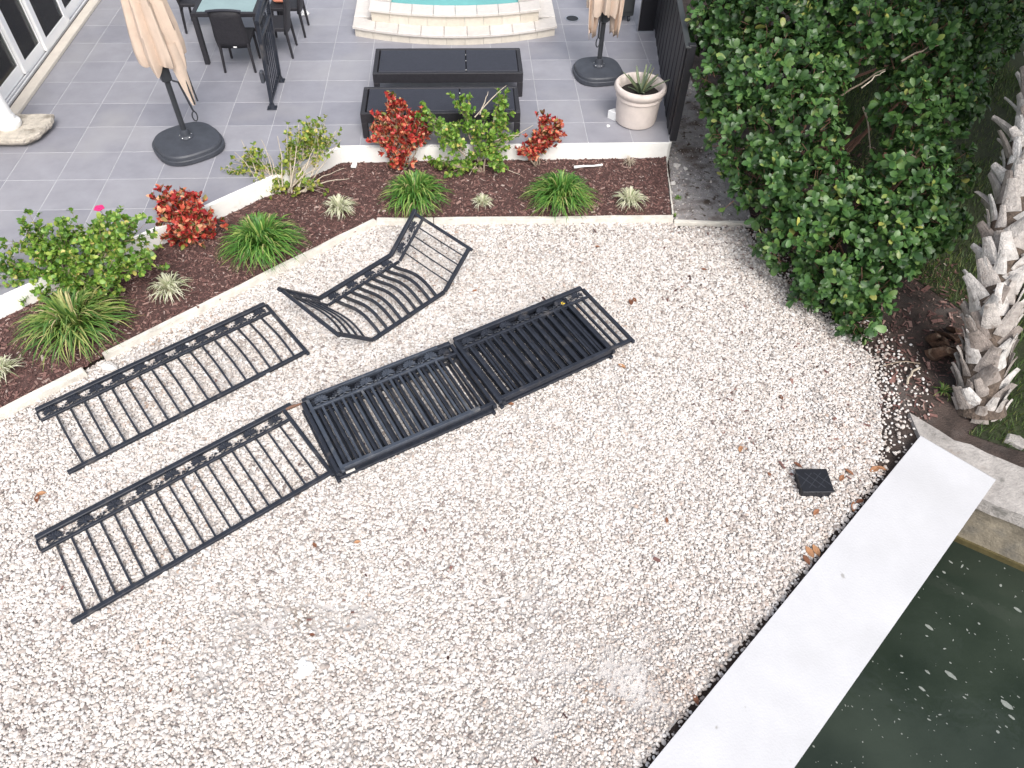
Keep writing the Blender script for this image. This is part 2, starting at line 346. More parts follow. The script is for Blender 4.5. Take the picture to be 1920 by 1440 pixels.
def scatter(name, Pt, Rt, Sc, Ti, m, proto):
    "stuff: a point mesh whose geometry nodes put one small stone or chip on each point"
    me = bpy.data.meshes.new(name); me.vertices.add(len(Pt)); me.vertices.foreach_set('co', Pt.astype(np.float32).ravel())
    for nm, ty, arr in (('rot', 'FLOAT_VECTOR', Rt), ('scl', 'FLOAT_VECTOR', Sc)):
        me.attributes.new(nm, ty, 'POINT').data.foreach_set('vector', arr.astype(np.float32).ravel())
    me.attributes.new('tint', 'FLOAT', 'POINT').data.foreach_set('value', Ti.astype(np.float32))
    me.materials.append(MT[m]); o = link(name, me)
    g = bpy.data.node_groups.new(name + '_nodes', 'GeometryNodeTree'); N = g.nodes; L = g.links.new
    g.interface.new_socket('Geometry', in_out='INPUT', socket_type='NodeSocketGeometry'); g.interface.new_socket('Geometry', in_out='OUTPUT', socket_type='NodeSocketGeometry')
    gi = N.new('NodeGroupInput'); go = N.new('NodeGroupOutput')
    if proto == 'pebble':
        a = N.new('GeometryNodeMeshIcoSphere'); a.inputs['Radius'].default_value = 1; a.inputs['Subdivisions'].default_value = 2
        sp = N.new('GeometryNodeSetPosition'); nz = N.new('ShaderNodeTexNoise'); nz.inputs['Scale'].default_value = 1.3
        vs = N.new('ShaderNodeVectorMath'); vs.operation = 'SUBTRACT'; vs.inputs[1].default_value = (.5, .5, .5)
        v2 = N.new('ShaderNodeVectorMath'); v2.operation = 'SCALE'; v2.inputs['Scale'].default_value = .6
        L(nz.outputs['Color'], vs.inputs[0]); L(vs.outputs[0], v2.inputs[0]); L(v2.outputs[0], sp.inputs['Offset']); L(a.outputs[0], sp.inputs[0]); geo = sp.outputs[0]
    else:
        a = N.new('GeometryNodeMeshCube'); a.inputs['Size'].default_value = (2, 2, 2); geo = a.outputs[0]
    sm = N.new('GeometryNodeSetMaterial'); sm.inputs['Material'].default_value = MT[m]; L(geo, sm.inputs[0])
    ip = N.new('GeometryNodeInstanceOnPoints'); L(gi.outputs[0], ip.inputs['Points']); L(sm.outputs[0], ip.inputs['Instance'])
    for nm, sk in (('rot', 'Rotation'), ('scl', 'Scale')):
        na = N.new('GeometryNodeInputNamedAttribute'); na.data_type = 'FLOAT_VECTOR'; na.inputs['Name'].default_value = nm; L(na.outputs['Attribute'], ip.inputs[sk])
    L(ip.outputs[0], go.inputs[0])
    md = o.modifiers.new('scatter', 'NODES'); md.node_group = g
    return o
def curve_pts(a, b, sag, n=6, rnd=0):
    a = Vector(a); b = Vector(b); return [a.lerp(b, i / n) + Vector(sag) * math.sin(PI * i / n) + Vector((random.uniform(-rnd, rnd), random.uniform(-rnd, rnd), random.uniform(-rnd, rnd))) * (0 < i < n) for i in range(n + 1)]

# ------------------------------------------------------------------ the setting: ground, gravel, water
G = -0.34                                                    # gravel level; the patio is z = 0
WATER = -1.08
D1, D2 = Vector((4.35, 4.07)), Vector((4.85, 3.54))           # end of the white seawall cap
DD = Vector((3.19, 2.80)).normalized()
ND = Vector((0.84, -0.56)).normalized()
gp = [tuple(D1.lerp(D2, .5) - DD * 45), tuple(D1.lerp(D2, .5)), tuple(Vector((4.6, 3.9)) + ND * 60), (60, 60), (-60, 60), (-60, -25)]
tag(MB().add([(x, y, G - .02) for x, y in gp], [tuple(range(len(gp)))]).build('ground', 'soil'), kind='structure')
tag(MB().add([(-60, -60, WATER), (60, -60, WATER), (60, 60, WATER), (-60, 60, WATER)], [(0, 1, 2, 3)]).build('water', 'water'), kind='structure')
EDG = [(-7.5, 2.35), (-4.58, 4.77), (-1.14, 7.62), (2.58, 7.58)]
WALL = [(-7.5, 3.80), (-4.92, 6.01), (-1.65, 8.80), (2.74, 8.82)]
GB = EDG + [(2.62, 7.48), (3.50, 7.44), (3.62, 6.75), (3.80, 6.25), (4.08, 5.70), (4.33, 5.10), (4.16, 4.6), (3.98, 4.05), (3.62, 3.50)] + [tuple(D1 - DD * t + Vector((-DD.y, DD.x)) * .05) for t in (1.3, 2.2, 3.2, 4.5, 9)] + [(-7.5, -2.5)]
gb2 = []
for i in range(len(GB)):                                      # ragged bed outline
    a = Vector(GB[i]); b = Vector(GB[(i + 1) % len(GB)])
    n = max(1, int((b - a).length / .12)) if 3 < i < 13 else 1
    for k in range(n): q = a.lerp(b, k / n); gb2.append((q.x + (random.uniform(-.06, .06) if n > 1 else 0), q.y + (random.uniform(-.06, .06) if n > 1 else 0)))
tag(MB().add([(x, y, G - .012) for x, y in gb2], [tuple(range(len(gb2)))]).build('gravel_bed', 'bed'), kind='structure')
# pebbles
sp = .0182
gx, gy = np.meshgrid(np.arange(-5.6, 4.9, sp), np.arange(.75, 7.75, sp)); X = gx.ravel() + rng.uniform(-.5, .5, gx.size) * sp; Y = gy.ravel() + rng.uniform(-.5, .5, gx.size) * sp
inside = inpoly(X, Y, GB)
gbv = np.array(GB[3:19]); dmin = np.full(len(X), 9.)
for a, b in zip(gbv[1:-1], gbv[2:]):
    ab = b - a; t = np.clip(((X - a[0]) * ab[0] + (Y - a[1]) * ab[1]) / (ab @ ab), 0, 1); dmin = np.minimum(dmin, np.hypot(X - a[0] - t * ab[0], Y - a[1] - t * ab[1]))
dkL = Vector((-DD.y, DD.x)); ddist = (X - D1.x) * dkL.x + (Y - D1.y) * dkL.y       # distance from the cap, + to the gravel side
onsoil = (~inside) & (ddist > .012) & (Y < 7.42) & (X > .3) & (dmin < .55)
pr = np.where(inside, np.where((dmin < .25) & (ddist > .35), .45 + 2.2 * dmin, 1.0), np.where(onsoil, np.where((dmin < .075) & (ddist < .08), .9, .30 * np.exp(-dmin / .28)), 0))
dust = np.array([P(1160, 1300, G)[:2], P(1010, 1400, G)[:2], P(1240, 1210, G)[:2], P(1040, 1250, G)[:2]])
dm = np.zeros(len(X))
for d, r in zip(dust, (.42, .38, .22, .25)): dm = np.maximum(dm, np.exp(-(((X - d[0]) ** 2 + (Y - d[1]) ** 2) / r ** 2)))
dm *= vnoise(X, Y, 6, 3) * 1.3
pr = pr * (1 - .62 * np.clip(dm, 0, 1)) * (1 - .5 * (vnoise(X, Y, 2.0, 5) > .86)) * np.clip((ddist + .09) / .20 + .7 * (vnoise(X, Y, 5, 12) - .5), .12, 1)
keep = rng.random(len(X)) < pr; X = X[keep]; Y = Y[keep]; n = len(X); dmk = dm[keep]
size = np.clip(rng.normal(.0118, .0034, n) * np.where(rng.random(n) < .04, 1.5, 1), .0045, .026) * (1 - .45 * np.clip(dmk, 0, 1))
Sc = np.stack([size * rng.uniform(.95, 1.35, n), size * rng.uniform(.8, 1.1, n), size * rng.uniform(.55, .9, n)], 1)
Pt = np.stack([X, Y, G - .004 + rng.uniform(0, .016, n)], 1)
Rt = np.stack([rng.uniform(-.5, .5, n), rng.uniform(-.5, .5, n), rng.uniform(0, 2 * PI, n)], 1)
Ti = np.clip(rng.random(n) * .97 + (vnoise(X, Y, 1.2, 9) - .5) * .12, 0, 1)
dmk2 = dmin[keep]; dirty = (rng.random(n) < .34 * np.exp(-dmk2 / .55) + .10 * (vnoise(X, Y, .9, 41) > .7)); Ti = np.where(dirty, rng.choice([.04, .08, .14, .8, .97], n) + rng.uniform(0, .02, n), Ti)
for q_, r_ in ((P(1215, 1245, G), .30), (P(1250, 1300, G), .26), (P(1180, 1280, G), .2)):
    hit = (np.exp(-((X - q_.x) ** 2 + (Y - q_.y) ** 2) / r_ ** 2) * .75 > rng.random(n)) & (vnoise(X, Y, 9, 51) > .45); Ti = np.where(hit, rng.choice([.8, .99, .97], n), Ti)
tag(scatter('gravel', Pt, Rt, Sc, Ti, 'pebble', 'pebble'), 'loose pale limestone pebbles covering the yard', 'gravel', kind='stuff')

nd_ = 520; X = np.concatenate([rng.uniform(-4.5, 4.2, 200), rng.uniform(2.2, 4.3, 320)]); Y = np.concatenate([rng.uniform(1.2, 7.4, 200), rng.uniform(3.6, 7.4, 320)]); k = inpoly(X, Y, GB); X = X[k]; Y = Y[k]; nd_ = len(X); ln = rng.gamma(2, .0045, nd_) + .004
tag(scatter('gravel_debris', np.stack([X, Y, np.full(nd_, G + .018)], 1), np.stack([rng.normal(0, .3, nd_), rng.normal(0, .3, nd_), rng.uniform(0, 6.3, nd_)], 1), np.stack([ln, ln * rng.uniform(.15, .6, nd_), np.full(nd_, .0015)], 1), rng.random(nd_), 'chip', 'chip'), 'tiny brown twig and leaf fragments strewn over the gravel', 'debris', kind='stuff')

# mulch bed between the patio wall and the edging
def polypt(pl, t):
    s = t * (len(pl) - 1); i = min(int(s), len(pl) - 2); return Vector(pl[i]).lerp(Vector(pl[i + 1]), s - i)
nu, nv = 150, 16; V = []; F = []
for i in range(nu + 1):
    for j in range(nv + 1):
        q = polypt(EDG, i / nu).lerp(polypt(WALL, i / nu), j / nv)
        z = -.285 + .065 * (j / nv) ** 1.2 + .03 * float(vnoise(np.array([q.x]), np.array([q.y]), 3, 21)[0] - .5) + .02 * float(vnoise(np.array([q.x]), np.array([q.y]), 11, 22)[0] - .5)
        V.append((q.x, q.y, z))
for i in range(nu):
    for j in range(nv): a = i * (nv + 1) + j; F.append((a, a + nv + 1, a + nv + 2, a + 1))
MV = np.array(V)
tag(MB().add(V, F).build('mulch_bed', 'mulchbase', smooth=True), kind='structure')
def mulch_z(x, y):
    k = np.argmin((MV[:, 0] - x) ** 2 + (MV[:, 1] - y) ** 2); return float(MV[k, 2])
n = 30000; ii = rng.random(n); jj = rng.random(n); Vg = MV.reshape(nu + 1, nv + 1, 3); a = (ii * nu).astype(int); b = (jj * nv).astype(int); fu = (ii * nu - a)[:, None]; fv = (jj * nv - b)[:, None]
Pt = (Vg[a, b] * (1 - fu) + Vg[a + 1, b] * fu) * (1 - fv) + (Vg[a, b + 1] * (1 - fu) + Vg[a + 1, b + 1] * fu) * fv
Pt[:, 2] += rng.uniform(0, .014, n)
ln = np.clip(rng.gamma(2.6, .0050, n), .004, .05)
Sc = np.stack([ln, ln * rng.uniform(.15, .4, n), rng.uniform(.002, .005, n)], 1)
Rt = np.stack([rng.normal(0, .35, n), rng.normal(0, .25, n), rng.uniform(0, 2 * PI, n)], 1)
tag(scatter('mulch_chips', Pt, Rt, Sc, rng.random(n), 'chip', 'chip'), 'reddish brown bark mulch chips in the planting bed', 'mulch', kind='stuff')

# sandy path between the black fence and the hedge, soil litter
pth = [(2.62, 7.56), (3.62, 7.50), (3.70, 8.4), (3.6, 10), (3.7, 15), (3.0, 15), (2.95, 10), (2.80, 8.8)]
tag(MB().add([(x, y, -.318) for x, y in pth], [tuple(range(len(pth)))]).build('path', 'path'), kind='structure')
n = 6500; X = rng.uniform(2.6, 5.9, n); Y = rng.uniform(3.7, 9.5, n); dd = (X - D1.x) * dkL.x + (Y - D1.y) * dkL.y; ndd = (X - 4.39) * .56 + (Y - 4.28) * .84
k = (dd > 0.02) & (ndd > 0) & ~(inpoly(X, Y, GB) & (rng.random(n) < .97)) & ~((X < 2.85) & (Y > 7.4)) & ~inpoly(X, Y, pth); X = X[k]; Y = Y[k]; n = len(X); ln = rng.gamma(2, .008, n) + .004
tag(scatter('leaf_litter', np.stack([X, Y, np.full(n, G - .01) + rng.uniform(0, .015, n)], 1), np.stack([rng.normal(0, .3, n), rng.normal(0, .3, n), rng.uniform(0, 6.28, n)], 1), np.stack([ln, ln * rng.uniform(.1, .4, n), np.full(n, .002)], 1), rng.random(n) ** .7, 'chip', 'chip'), 'brown leaf litter and twigs on the bare soil under the hedge', 'leaf litter', kind='stuff')
n = 2600; X = rng.uniform(2.62, 3.7, n); Y = rng.uniform(7.5, 11, n); k = inpoly(X, Y, pth) & (rng.random(n) < np.where(X < 2.95, .9, .3)); X = X[k]; Y = Y[k]; n = len(X); s = rng.gamma(1.6, .0035, n) + .002
tag(scatter('path_grit', np.stack([X, Y, np.full(n, -.316)], 1), rng.uniform(0, 6, (n, 3)), np.stack([s, s * .8, s * .6], 1), np.where(rng.random(n) < .6, rng.uniform(0, .08, n), rng.random(n) * .9), 'pebble', 'pebble'), 'scattered grit and stone chips on the sandy path', 'grit', kind='stuff')

# lawn on the right
lawn = [(5.22, 3.94), (4.90, 4.12), (5.0, 4.2), (5.34, 4.36), (5.42, 4.75), (5.65, 5.1), (5.9, 5.5), (5.55, 6.0), (5.2, 6.6), (5.1, 7.4), (5.4, 9), (6.2, 12.5), (12, 16), (14, 0), (8.6, 1.9), (6.2, 3.55)]
tag(MB().add([(x, y, G - .008) for x, y in lawn], [tuple(range(len(lawn)))]).build('lawn', mat('lawn_soil', (.028, .036, .014), .95, .4, 5, .5, 50)), kind='structure')
n = 90000; X = rng.uniform(4.85, 9.2, n); Y = rng.uniform(3.0, 12.5, n); k = inpoly(X, Y, lawn) & (rng.random(n) < .25 + .9 * vnoise(X, Y, 1.8, 31)) & ~((np.hypot(X - 7.3, Y - 9.9) < 1.1) & (rng.random(n) < .8)); X = X[k]; Y = Y[k]; n = len(X)
h = rng.uniform(.03, .10, n); an = rng.uniform(0, 2 * PI, n); le = rng.uniform(.2, 1.2, n) * h; bx_, by_ = np.cos(an + 1.57) * .004, np.sin(an + 1.57) * .004
V = np.stack([np.stack([X - bx_, Y - by_, np.full(n, G - .012)], 1), np.stack([X + bx_, Y + by_, np.full(n, G - .012)], 1), np.stack([X + np.cos(an) * le, Y + np.sin(an) * le, G + h], 1)], 1).reshape(-1, 3)
tag(np_mesh('lawn_grass', V, np.arange(n * 3).reshape(-1, 3), 'grass', smooth=False), 'short patchy green lawn grass beside the palm', 'grass', kind='stuff')

# ------------------------------------------------------------------ seawalls
sw = thing('seawall', 'smooth white concrete seawall cap running beside the gravel', 'seawall', (D1.x, D1.y, -.26))
e = -DD * 9; q = [D1, D2, D2 + e, D1 + e]
MB().prism([tuple(p) for p in q], -.40, -.26, .014).build('cap', 'concrete', sw, off=(D1.x, D1.y, -.26))
ins = Vector((DD.y, -DD.x)) * .10; q = [D1 + ins - DD * .02, D2 - ins - DD * .02, D2 - ins + e, D1 + ins + e]
MB().prism([tuple(p) for p in q], -3, -.402).build('wall_face', 'wallface', sw, off=(D1.x, D1.y, -.26))
ns = thing('neighbour_seawall', 'old rough grey concrete seawall meeting the white cap', 'seawall', (4.39, 4.28, -.30))
nn = Vector((ND.y, -ND.x))                                    # towards the water
a0 = Vector((4.37, 4.33)); out = []; inn = []
for i in range(60):
    t = i * .15 - .02; out.append(a0 + ND * t + nn * (-.02 + random.uniform(-.03, .03) + .10 * math.sin(t * 2.2)))
for i in range(60): t = i * .15; inn.append(a0 + ND * t + nn * (.655 + random.uniform(-.008, .008)))
d0 = D1.lerp(D2, .0) + Vector((.02, .025)); 
capoly = [tuple(p) for p in out] + [tuple(p) for p in inn[::-1] if p.x > 4.5] + [(4.45, 3.80), (4.365, 4.095)]
MB().prism(capoly, -.46, -.305).build('cap', 'oldconcrete', ns, off=(4.39, 4.28, -.30))
q = [a0 + nn * .38, a0 + nn * .585, a0 + nn * .585 + ND * 9, a0 + nn * .38 + ND * 9]
MB().prism([tuple(p) for p in q], -3, -.462).build('wall_face', 'wallface', ns, off=(4.39, 4.28, -.30))
q = [a0 + nn * .58, a0 + nn * .61, a0 + nn * .60 + ND * 9, a0 + nn * .58 + ND * 9]
tag(MB().prism([tuple(p) for p in q], -1.3, WATER + .07).build('algae_band', 'algae', ns, off=(4.39, 4.28, -.30)), 'brown algae line above the water')
# scum flecks on the water
mb = MB()
for i in range(300):
    t = rng.random(); x, y = rng.uniform(1500, 1930), rng.uniform(960, 1445)
    if y < 990 + (1870 - x) * 1.05 and x < 1900 and (x - 1485) * 1.53 < (1440 - y) * 1.0 + 40: continue
    p = P(x, y, WATER); r = rng.gamma(1.4, .0019) + .0012
    if rng.random() < .03: r *= 3.5
    el = rng.uniform(1, 3.2); an = rng.uniform(0, 6.28) if rng.random() < .4 else -.8; m = 7
    pts = [(p.x + math.cos(an) * math.cos(k * 6.283 / m) * r * el * rng.uniform(.7, 1.1) - math.sin(an) * math.sin(k * 6.283 / m) * r, p.y + math.sin(an) * math.cos(k * 6.283 / m) * r * el + math.cos(an) * math.sin(k * 6.283 / m) * r * rng.uniform(.7, 1.1)) for k in range(m)]
    mb.prism(pts, WATER - .002, WATER + .003)
tag(mb.build('floating_scum', 'scum'), 'pale specks of scum drifting on the dark water', 'scum', kind='stuff')

# ------------------------------------------------------------------ patio
patio = [(-7.5, 3.87), (-4.92, 6.08), (-1.675, 8.855), (2.77, 8.86), (3.16, 12.0), (3.4, 16.5), (-6.14, 16.5), (-6.14, 8.0), (-7.5, 8.0)]
pt = MB().prism(patio, -.6, -.002).build('patio', 'grout'); tag(pt, kind='structure')
def clip(poly, a, b):
    out = []; ins_ = lambda p: (b[0] - a[0]) * (p[1] - a[1]) - (b[1] - a[1]) * (p[0] - a[0]) >= 0
    for i in range(len(poly)):
        p, q = poly[i], poly[(i + 1) % len(poly)]
        if ins_(p): out.append(p)
        if ins_(p) != ins_(q):
            d1 = (b[0] - a[0]) * (p[1] - a[1]) - (b[1] - a[1]) * (p[0] - a[0]); d2 = (b[0] - a[0]) * (q[1] - a[1]) - (b[1] - a[1]) * (q[0] - a[0]); t = d1 / (d1 - d2); out.append((p[0] + (q[0] - p[0]) * t, p[1] + (q[1] - p[1]) * t))
    return out
TS, gap = .6095, .0036
for i in range(-13, 6):
    for j in range(5, 24):
        x0, y0 = .4327 + i * TS, .841 + j * TS
        poly = [(x0 + gap, y0 + gap), (x0 + TS - gap, y0 + gap), (x0 + TS - gap, y0 + TS - gap), (x0 + gap, y0 + TS - gap)]
        for a, b in (((2.74, 8.8), (3.14, 12.0)), ((-6.10, 20), (-6.10, 5))):
            if poly: poly = clip(poly, a, b)
        if len(poly) < 3: continue
        lft = clip(poly, (-1.665, 5), (-1.665, 20)); rgt = clip(poly, (-1.665, 20), (-1.665, 5))
        for a, b in (((-7.5, 3.87), (-4.92, 6.08)), ((-4.95, 6.055), (-1.66, 8.86))):
            if lft: lft = clip(lft, a, b)
        if rgt: rgt = clip(rgt, (-2, 8.86), (2.7, 8.86))
        pcs = [q for q in (lft, rgt) if len(q) > 2]
        if not pcs: continue
        if len(pcs) == 2 and min(p[1] for q in pcs for p in q) > y0 + gap - 1e-6 and abs(sum(len(q) for q in pcs) - 8) == 0: pcs = [poly]
        cx = sum(p[0] for p in poly) / len(poly); cy = sum(p[1] for p in poly) / len(poly)
        if abs(cx + .1) < 1.4 and cy > 12.6: continue
        mb = MB()
        for q in pcs: mb.prism([(p[0] - cx, p[1] - cy) for p in q], -.02, 0, .002)
        me = mb.mesh('tile', 'tile')
        o = link('tile', me, pt); o.location = (cx, cy, random.uniform(-.0008, .0008))
# white wall that holds the patio edge
pw = thing('patio_wall', 'low white painted wall holding the raised patio above the mulch', 'wall', (2.74, 8.82, G))
wl = WALL
inner = [(-7.5, 3.89), (-4.92, 6.10), (-1.68, 8.87), (2.79, 8.87)]
for i in range(3):
    s = MB().prism([wl[i], wl[i + 1], inner[i + 1], inner[i]], -.5, -.001 if i else -.0015, .008).build('wall_section', 'whitewall', pw, off=(2.74, 8.82, G))
# edging boards
ed = thing('garden_edging', 'weathered pale edging boards between mulch bed and gravel', 'edging', (-1.14, 7.6, G))
def board(a, b, wd=.055, z0=-.40, z1=-.255, m='edging'):
    a = Vector(a); b = Vector(b); d = (b - a).normalized(); nrm_ = Vector((-d.y, d.x)) * wd / 2; n = max(2, int((b - a).length / .25)); mb = MB(); L1 = []; L2 = []
    for k in range(n + 1):
        q = a.lerp(b, k / n); j = random.uniform(-.006, .006); L1.append(tuple(q + nrm_ * (1 + j * 8) + nrm_.normalized() * j)); L2.append(tuple(q - nrm_ * (1 - j * 8) + nrm_.normalized() * j))
    mb.prism(L2 + L1[::-1], z0, z1, .008)
    return mb.build('board', m, ed, off=(-1.14, 7.6, G))
board((-.42, 7.60), (2.60, 7.575)); board((-1.13, 7.615), (-.43, 7.60), z1=-.258); board((-3.80, 5.42), (-1.15, 7.61)); board((-7.5, 2.25), (-3.93, 5.22), .085, z1=-.262)
board((2.61, 7.53), (3.62, 7.47), .05, z1=-.295); board((2.615, 7.64), (2.745, 8.76), .022, z1=-.262)

# ------------------------------------------------------------------ house with sliding doors
hx = -6.14
hs_ = thing('house', 'white framed sliding glass doors on the house wall beside the patio', 'house', (hx, 9.9, 0))
HO = (hx, 9.9, 0)
def hb(name, m, c, d, parent=hs_, bev=0):
    return MB().box(c, d, bev=bev).build(name, m, parent, off=HO)
hb('sill', 'sill', (hx + .02, 11.9, .028), (.15, 7.0, .056), bev=.008)
hb('track', 'track', (hx - .125, 11.9, .07), (.14, 7.0, .02))
for k in range(3): hb('track_rib', 'white', (hx - .07 - .05 * k, 11.9, .088), (.008, 6.98, .014))
hb('floor', 'roomfloor', (hx - 3.3, 12, .02), (6.2, 9, .06))
hb('roof', 'white', (hx - 3.3, 12, 2.75), (6.6, 9.4, .2)); hb('header', 'white', (hx - .12, 12, 2.5), (.25, 8.0, .3)); 
hb('back_wall', 'cream', (hx - 6.3, 12, 1.3), (.15, 9, 2.7)); hb('end_wall', 'cream', (hx - .5, 7.5, 1.3), (.7, .15, 2.7)); hb('end_wall', 'cream', (hx - 6.0, 7.5, 1.3), (.5, .15, 2.7)); hb('far_wall', 'cream', (hx - 3.3, 16.5, 1.3), (6.2, .15, 2.7))
hb('corner_wall', 'whitewall', (hx - .12, 8.05, 1.2), (.25, .9, 2.4))
pa = [P(50, 135, .1).y, P(90, 92, .1).y, P(130, 42, .1).y]
stile = [8.55] + pa + [pa[2] + (pa[2] - pa[1]) * 1.0, pa[2] + (pa[2] - pa[1]) * 2.05]
for k in range(5):
    y0, y1 = stile[k] - .05, stile[k + 1] + .05; xx = hx - (.19, .135, .08, .135, .19)[k]
    dp = MB(); 
    for yy in (y0 + .05, y1 - .05): dp.box((xx, yy, 1.23), (.044, .13, 2.26), bev=.006)
    dp.box((xx, (y0 + y1) / 2, .16), (.040, y1 - y0 - .19, .13)); dp.box((xx, (y0 + y1) / 2, 2.3), (.040, y1 - y0 - .19, .12))
    d = dp.build('door_panel', 'white', hs_, off=HO)
    MB().box((xx, (y0 + y1) / 2, 1.23), (.010, y1 - y0 - .2, 2.0)).build('pane', 'glass', d, off=HO)
for k in range(2): hb('baseboard', 'wood', (hx - 2.0 + .004 * k, 9.9 + 3.4 * k, .11), (.05, 2.9, .12))
hb('inner_pillar', 'cream', (hx - 1.75, 10.65, 1.2), (.35, .5, 2.3))

# white column on its stone slab
st = P(30, 236, .12)
slab = thing('stone_slab', 'thick rough coquina slab under the white column', 'slab', (st.x, st.y, 0))
pol = [(-.75, -.36), (.05, -.37), (.22, -.36), (.35, -.24), (.40, -.05), (.42, .10), (.40, .26), (-.30, .27), (-.75, .25)]
fine = []
for i in range(len(pol)):
    a = Vector(pol[i]); b = Vector(pol[(i + 1) % len(pol)])
    for k in range(4): q = a.lerp(b, k / 4); fine.append((q.x + random.uniform(-.008, .008), q.y + random.uniform(-.008, .008)))
mb = MB(); n = len(fine)
rings = [(.80, .028), (.93, .05), (1.0, .085), (1.0, .125), (.975, .14)]
V = [(x * s + random.uniform(-.004, .004), y * s + random.uniform(-.004, .004), z + random.uniform(-.004, .004)) for s, z in rings for x, y in fine]
F = [(r * n + i, r * n + (i + 1) % n, r * n + n + (i + 1) % n, r * n + n + i) for r in range(len(rings) - 1) for i in range(n)] + [tuple(range(4 * n, 5 * n)), tuple(range(n - 1, -1, -1))]
mb.add(V, F); mb.prism([(x * .72, y * .72) for x, y in fine], 0, .03); mb.build('slab', 'slabstone', slab)
col = thing('column', 'white plaster column standing on a stone slab by the doors', 'column', (st.x - .06, st.y - .03, .14))
MB().lathe([(.145, 0), (.155, .02), (.155, .06), (.135, .085), (.115, .10), (.118, .13), (.105, .16)], 32).build('base', 'column', col, smooth=True)
MB().lathe([(.104, .155), (.098, .4), (.088, .75), (.082, .80)], 32).build('shaft', 'column', col, smooth=True)
MB().lathe([(.083, .79), (.115, .82), (.125, .86), (.115, .90), (.09, .93), (.085, 1.4), (.08, 2.2), (.12, 2.26), (.14, 2.32), (.14, 2.35)], 32).build('upper_shaft', 'column', col, smooth=True)

# ------------------------------------------------------------------ spa with curved steps
spa = thing('spa', 'raised spa with curved cream stone steps and aqua water', 'spa', (-.12, 12.2, 0)); SO = (-.12, 12.2, 0)
def arc_tier(xl, xr, ym, sag, z0, zc, z1, depth, nst, nri):
    "front riser tiles from z0 to zc and coping stones zc..z1 of the given depth, overhanging the riser"
    fy = lambda x: ym + sag * ((x - (xl + xr) / 2) / ((xr - xl) / 2)) ** 2
    xs = np.linspace(xl, xr, nst + 1)
    for a, b in zip(xs[:-1], xs[1:]):
        m = [a + (b - a) * t for t in (0, .33, .66, 1)]
        g_ = .0025
        m[0] += g_; m[-1] -= g_
        MB().prism([(x, fy(x)) for x in m] + [(x, fy(x) + depth) for x in m[::-1]], zc, z1, .008).build('coping_stone', 'spastone', spa, off=SO)
    ys = np.linspace(xl + .03, xr - .03, nri + 1)
    for a, b in zip(ys[:-1], ys[1:]):
        m = [a + .002, (a + b) / 2, b - .002]
        MB().prism([(x, fy(x) + .035) for x in m] + [(x, fy(x) + .07) for x in m[::-1]], z0, zc - .001).build('riser_tile', 'sparise', spa, off=SO)
    for sx, xx in ((1, xl), (-1, xr)):                        # the straight sides running back
        yb = fy(xl) + depth
        for k in range(4):
            y0 = yb + k * .62 + .003; x1 = xx + sx * depth
            MB().prism([(xx, y0), (x1, y0), (x1, y0 + .615), (xx, y0 + .615)], zc, z1, .008).build('coping_stone', 'spastone', spa, off=SO)
        MB().box((xx + sx * .055, fy(xl) + .04 + 1.4, (z0 + zc) / 2), (.035, 2.8, zc - z0 - .002)).build('side_riser', 'sparise', spa, off=SO)
arc_tier(-1.735, 1.52, 11.67, .34, .0, .125, .165, .34, 9, 11)
arc_tier(-1.47, 1.26, 11.95, .21, .165, .325, .365, .34, 8, 9)
bp_ = [(-1.37, 12.25)] + [(x, 12.18 + .1 * (x / 1.3) ** 2) for x in np.linspace(-1.1, .9, 6)] + [(1.16, 12.25), (1.16, 15.5), (-1.37, 15.5)]
MB().prism([(x, y + .04) for x, y in bp_], -.1, .16).build('basin', 'spabasin', spa, off=SO)
for k, (a, b) in enumerate(((-1.12, -.72), (.55, .91))):
    tag(MB().box(((a + b) / 2, 13.4, .20), (b - a, 2.2, .075)).build('bench', 'spabasin', spa, off=SO), 'pale underwater bench')
MB().prism([(-1.14, 12.285), (.92, 12.285), (.92, 15.4), (-1.14, 15.4)], .27, .30).build('water_surface', 'spawater', spa, off=SO)

# ------------------------------------------------------------------ fence panels (railings)
def shell_mesh(m):
    mb = MB()
    for k in range(9):
        a = math.radians(-12 + 204 * k / 8); ct, st_ = math.cos(a), math.sin(a)
        pts = [(.012 * ct, .012 * st_, 0), (.030 * ct, .030 * st_, .003), (.050 * ct, .050 * st_, .005), (.062 * ct, .062 * st_, .002)]
        mb.tube(pts, [.003, .007, .0105, .006], 6, .6)
    mb.lathe([(.016, -.006), (.018, 0), (.013, .009), (.004, .011)], 10)
    mb.tube([(-.05, -.028, 0), (-.03, -.034, .002), (0, -.02, .003), (.03, -.034, .002), (.05, -.028, 0)], .006, 5)
    return mb.mesh('shell', m)
def scroll_mesh(m):
    mb = MB()
    for x, y, r in ((-.028, .0, .014), (.028, .012, .014), (0, -.02, .011), (.0, .018, .008)): mb.blob((x, y, 0), (r, r, .008), 5, 8, .02)
    mb.tube([(-.045, -.012, 0), (-.028, .012, 0), (-.008, -.004, 0), (.012, -.01, 0), (.03, .022, 0), (.046, .006, 0)], .005, 5)
    return mb.mesh('scroll', m)
SH = {m: shell_mesh(m) for m in ('fence', 'fencenew')}; SCR = {m: scroll_mesh(m) for m in ('fence', 'fencenew')}
def sbox(x0, x1, y0, y1, z0, z1, bev=.003): return MB().box(((x0 + x1) / 2, (y0 + y1) / 2, (z0 + z1) / 2), (x1 - x0, y1 - y0, z1 - z0), bev=bev)
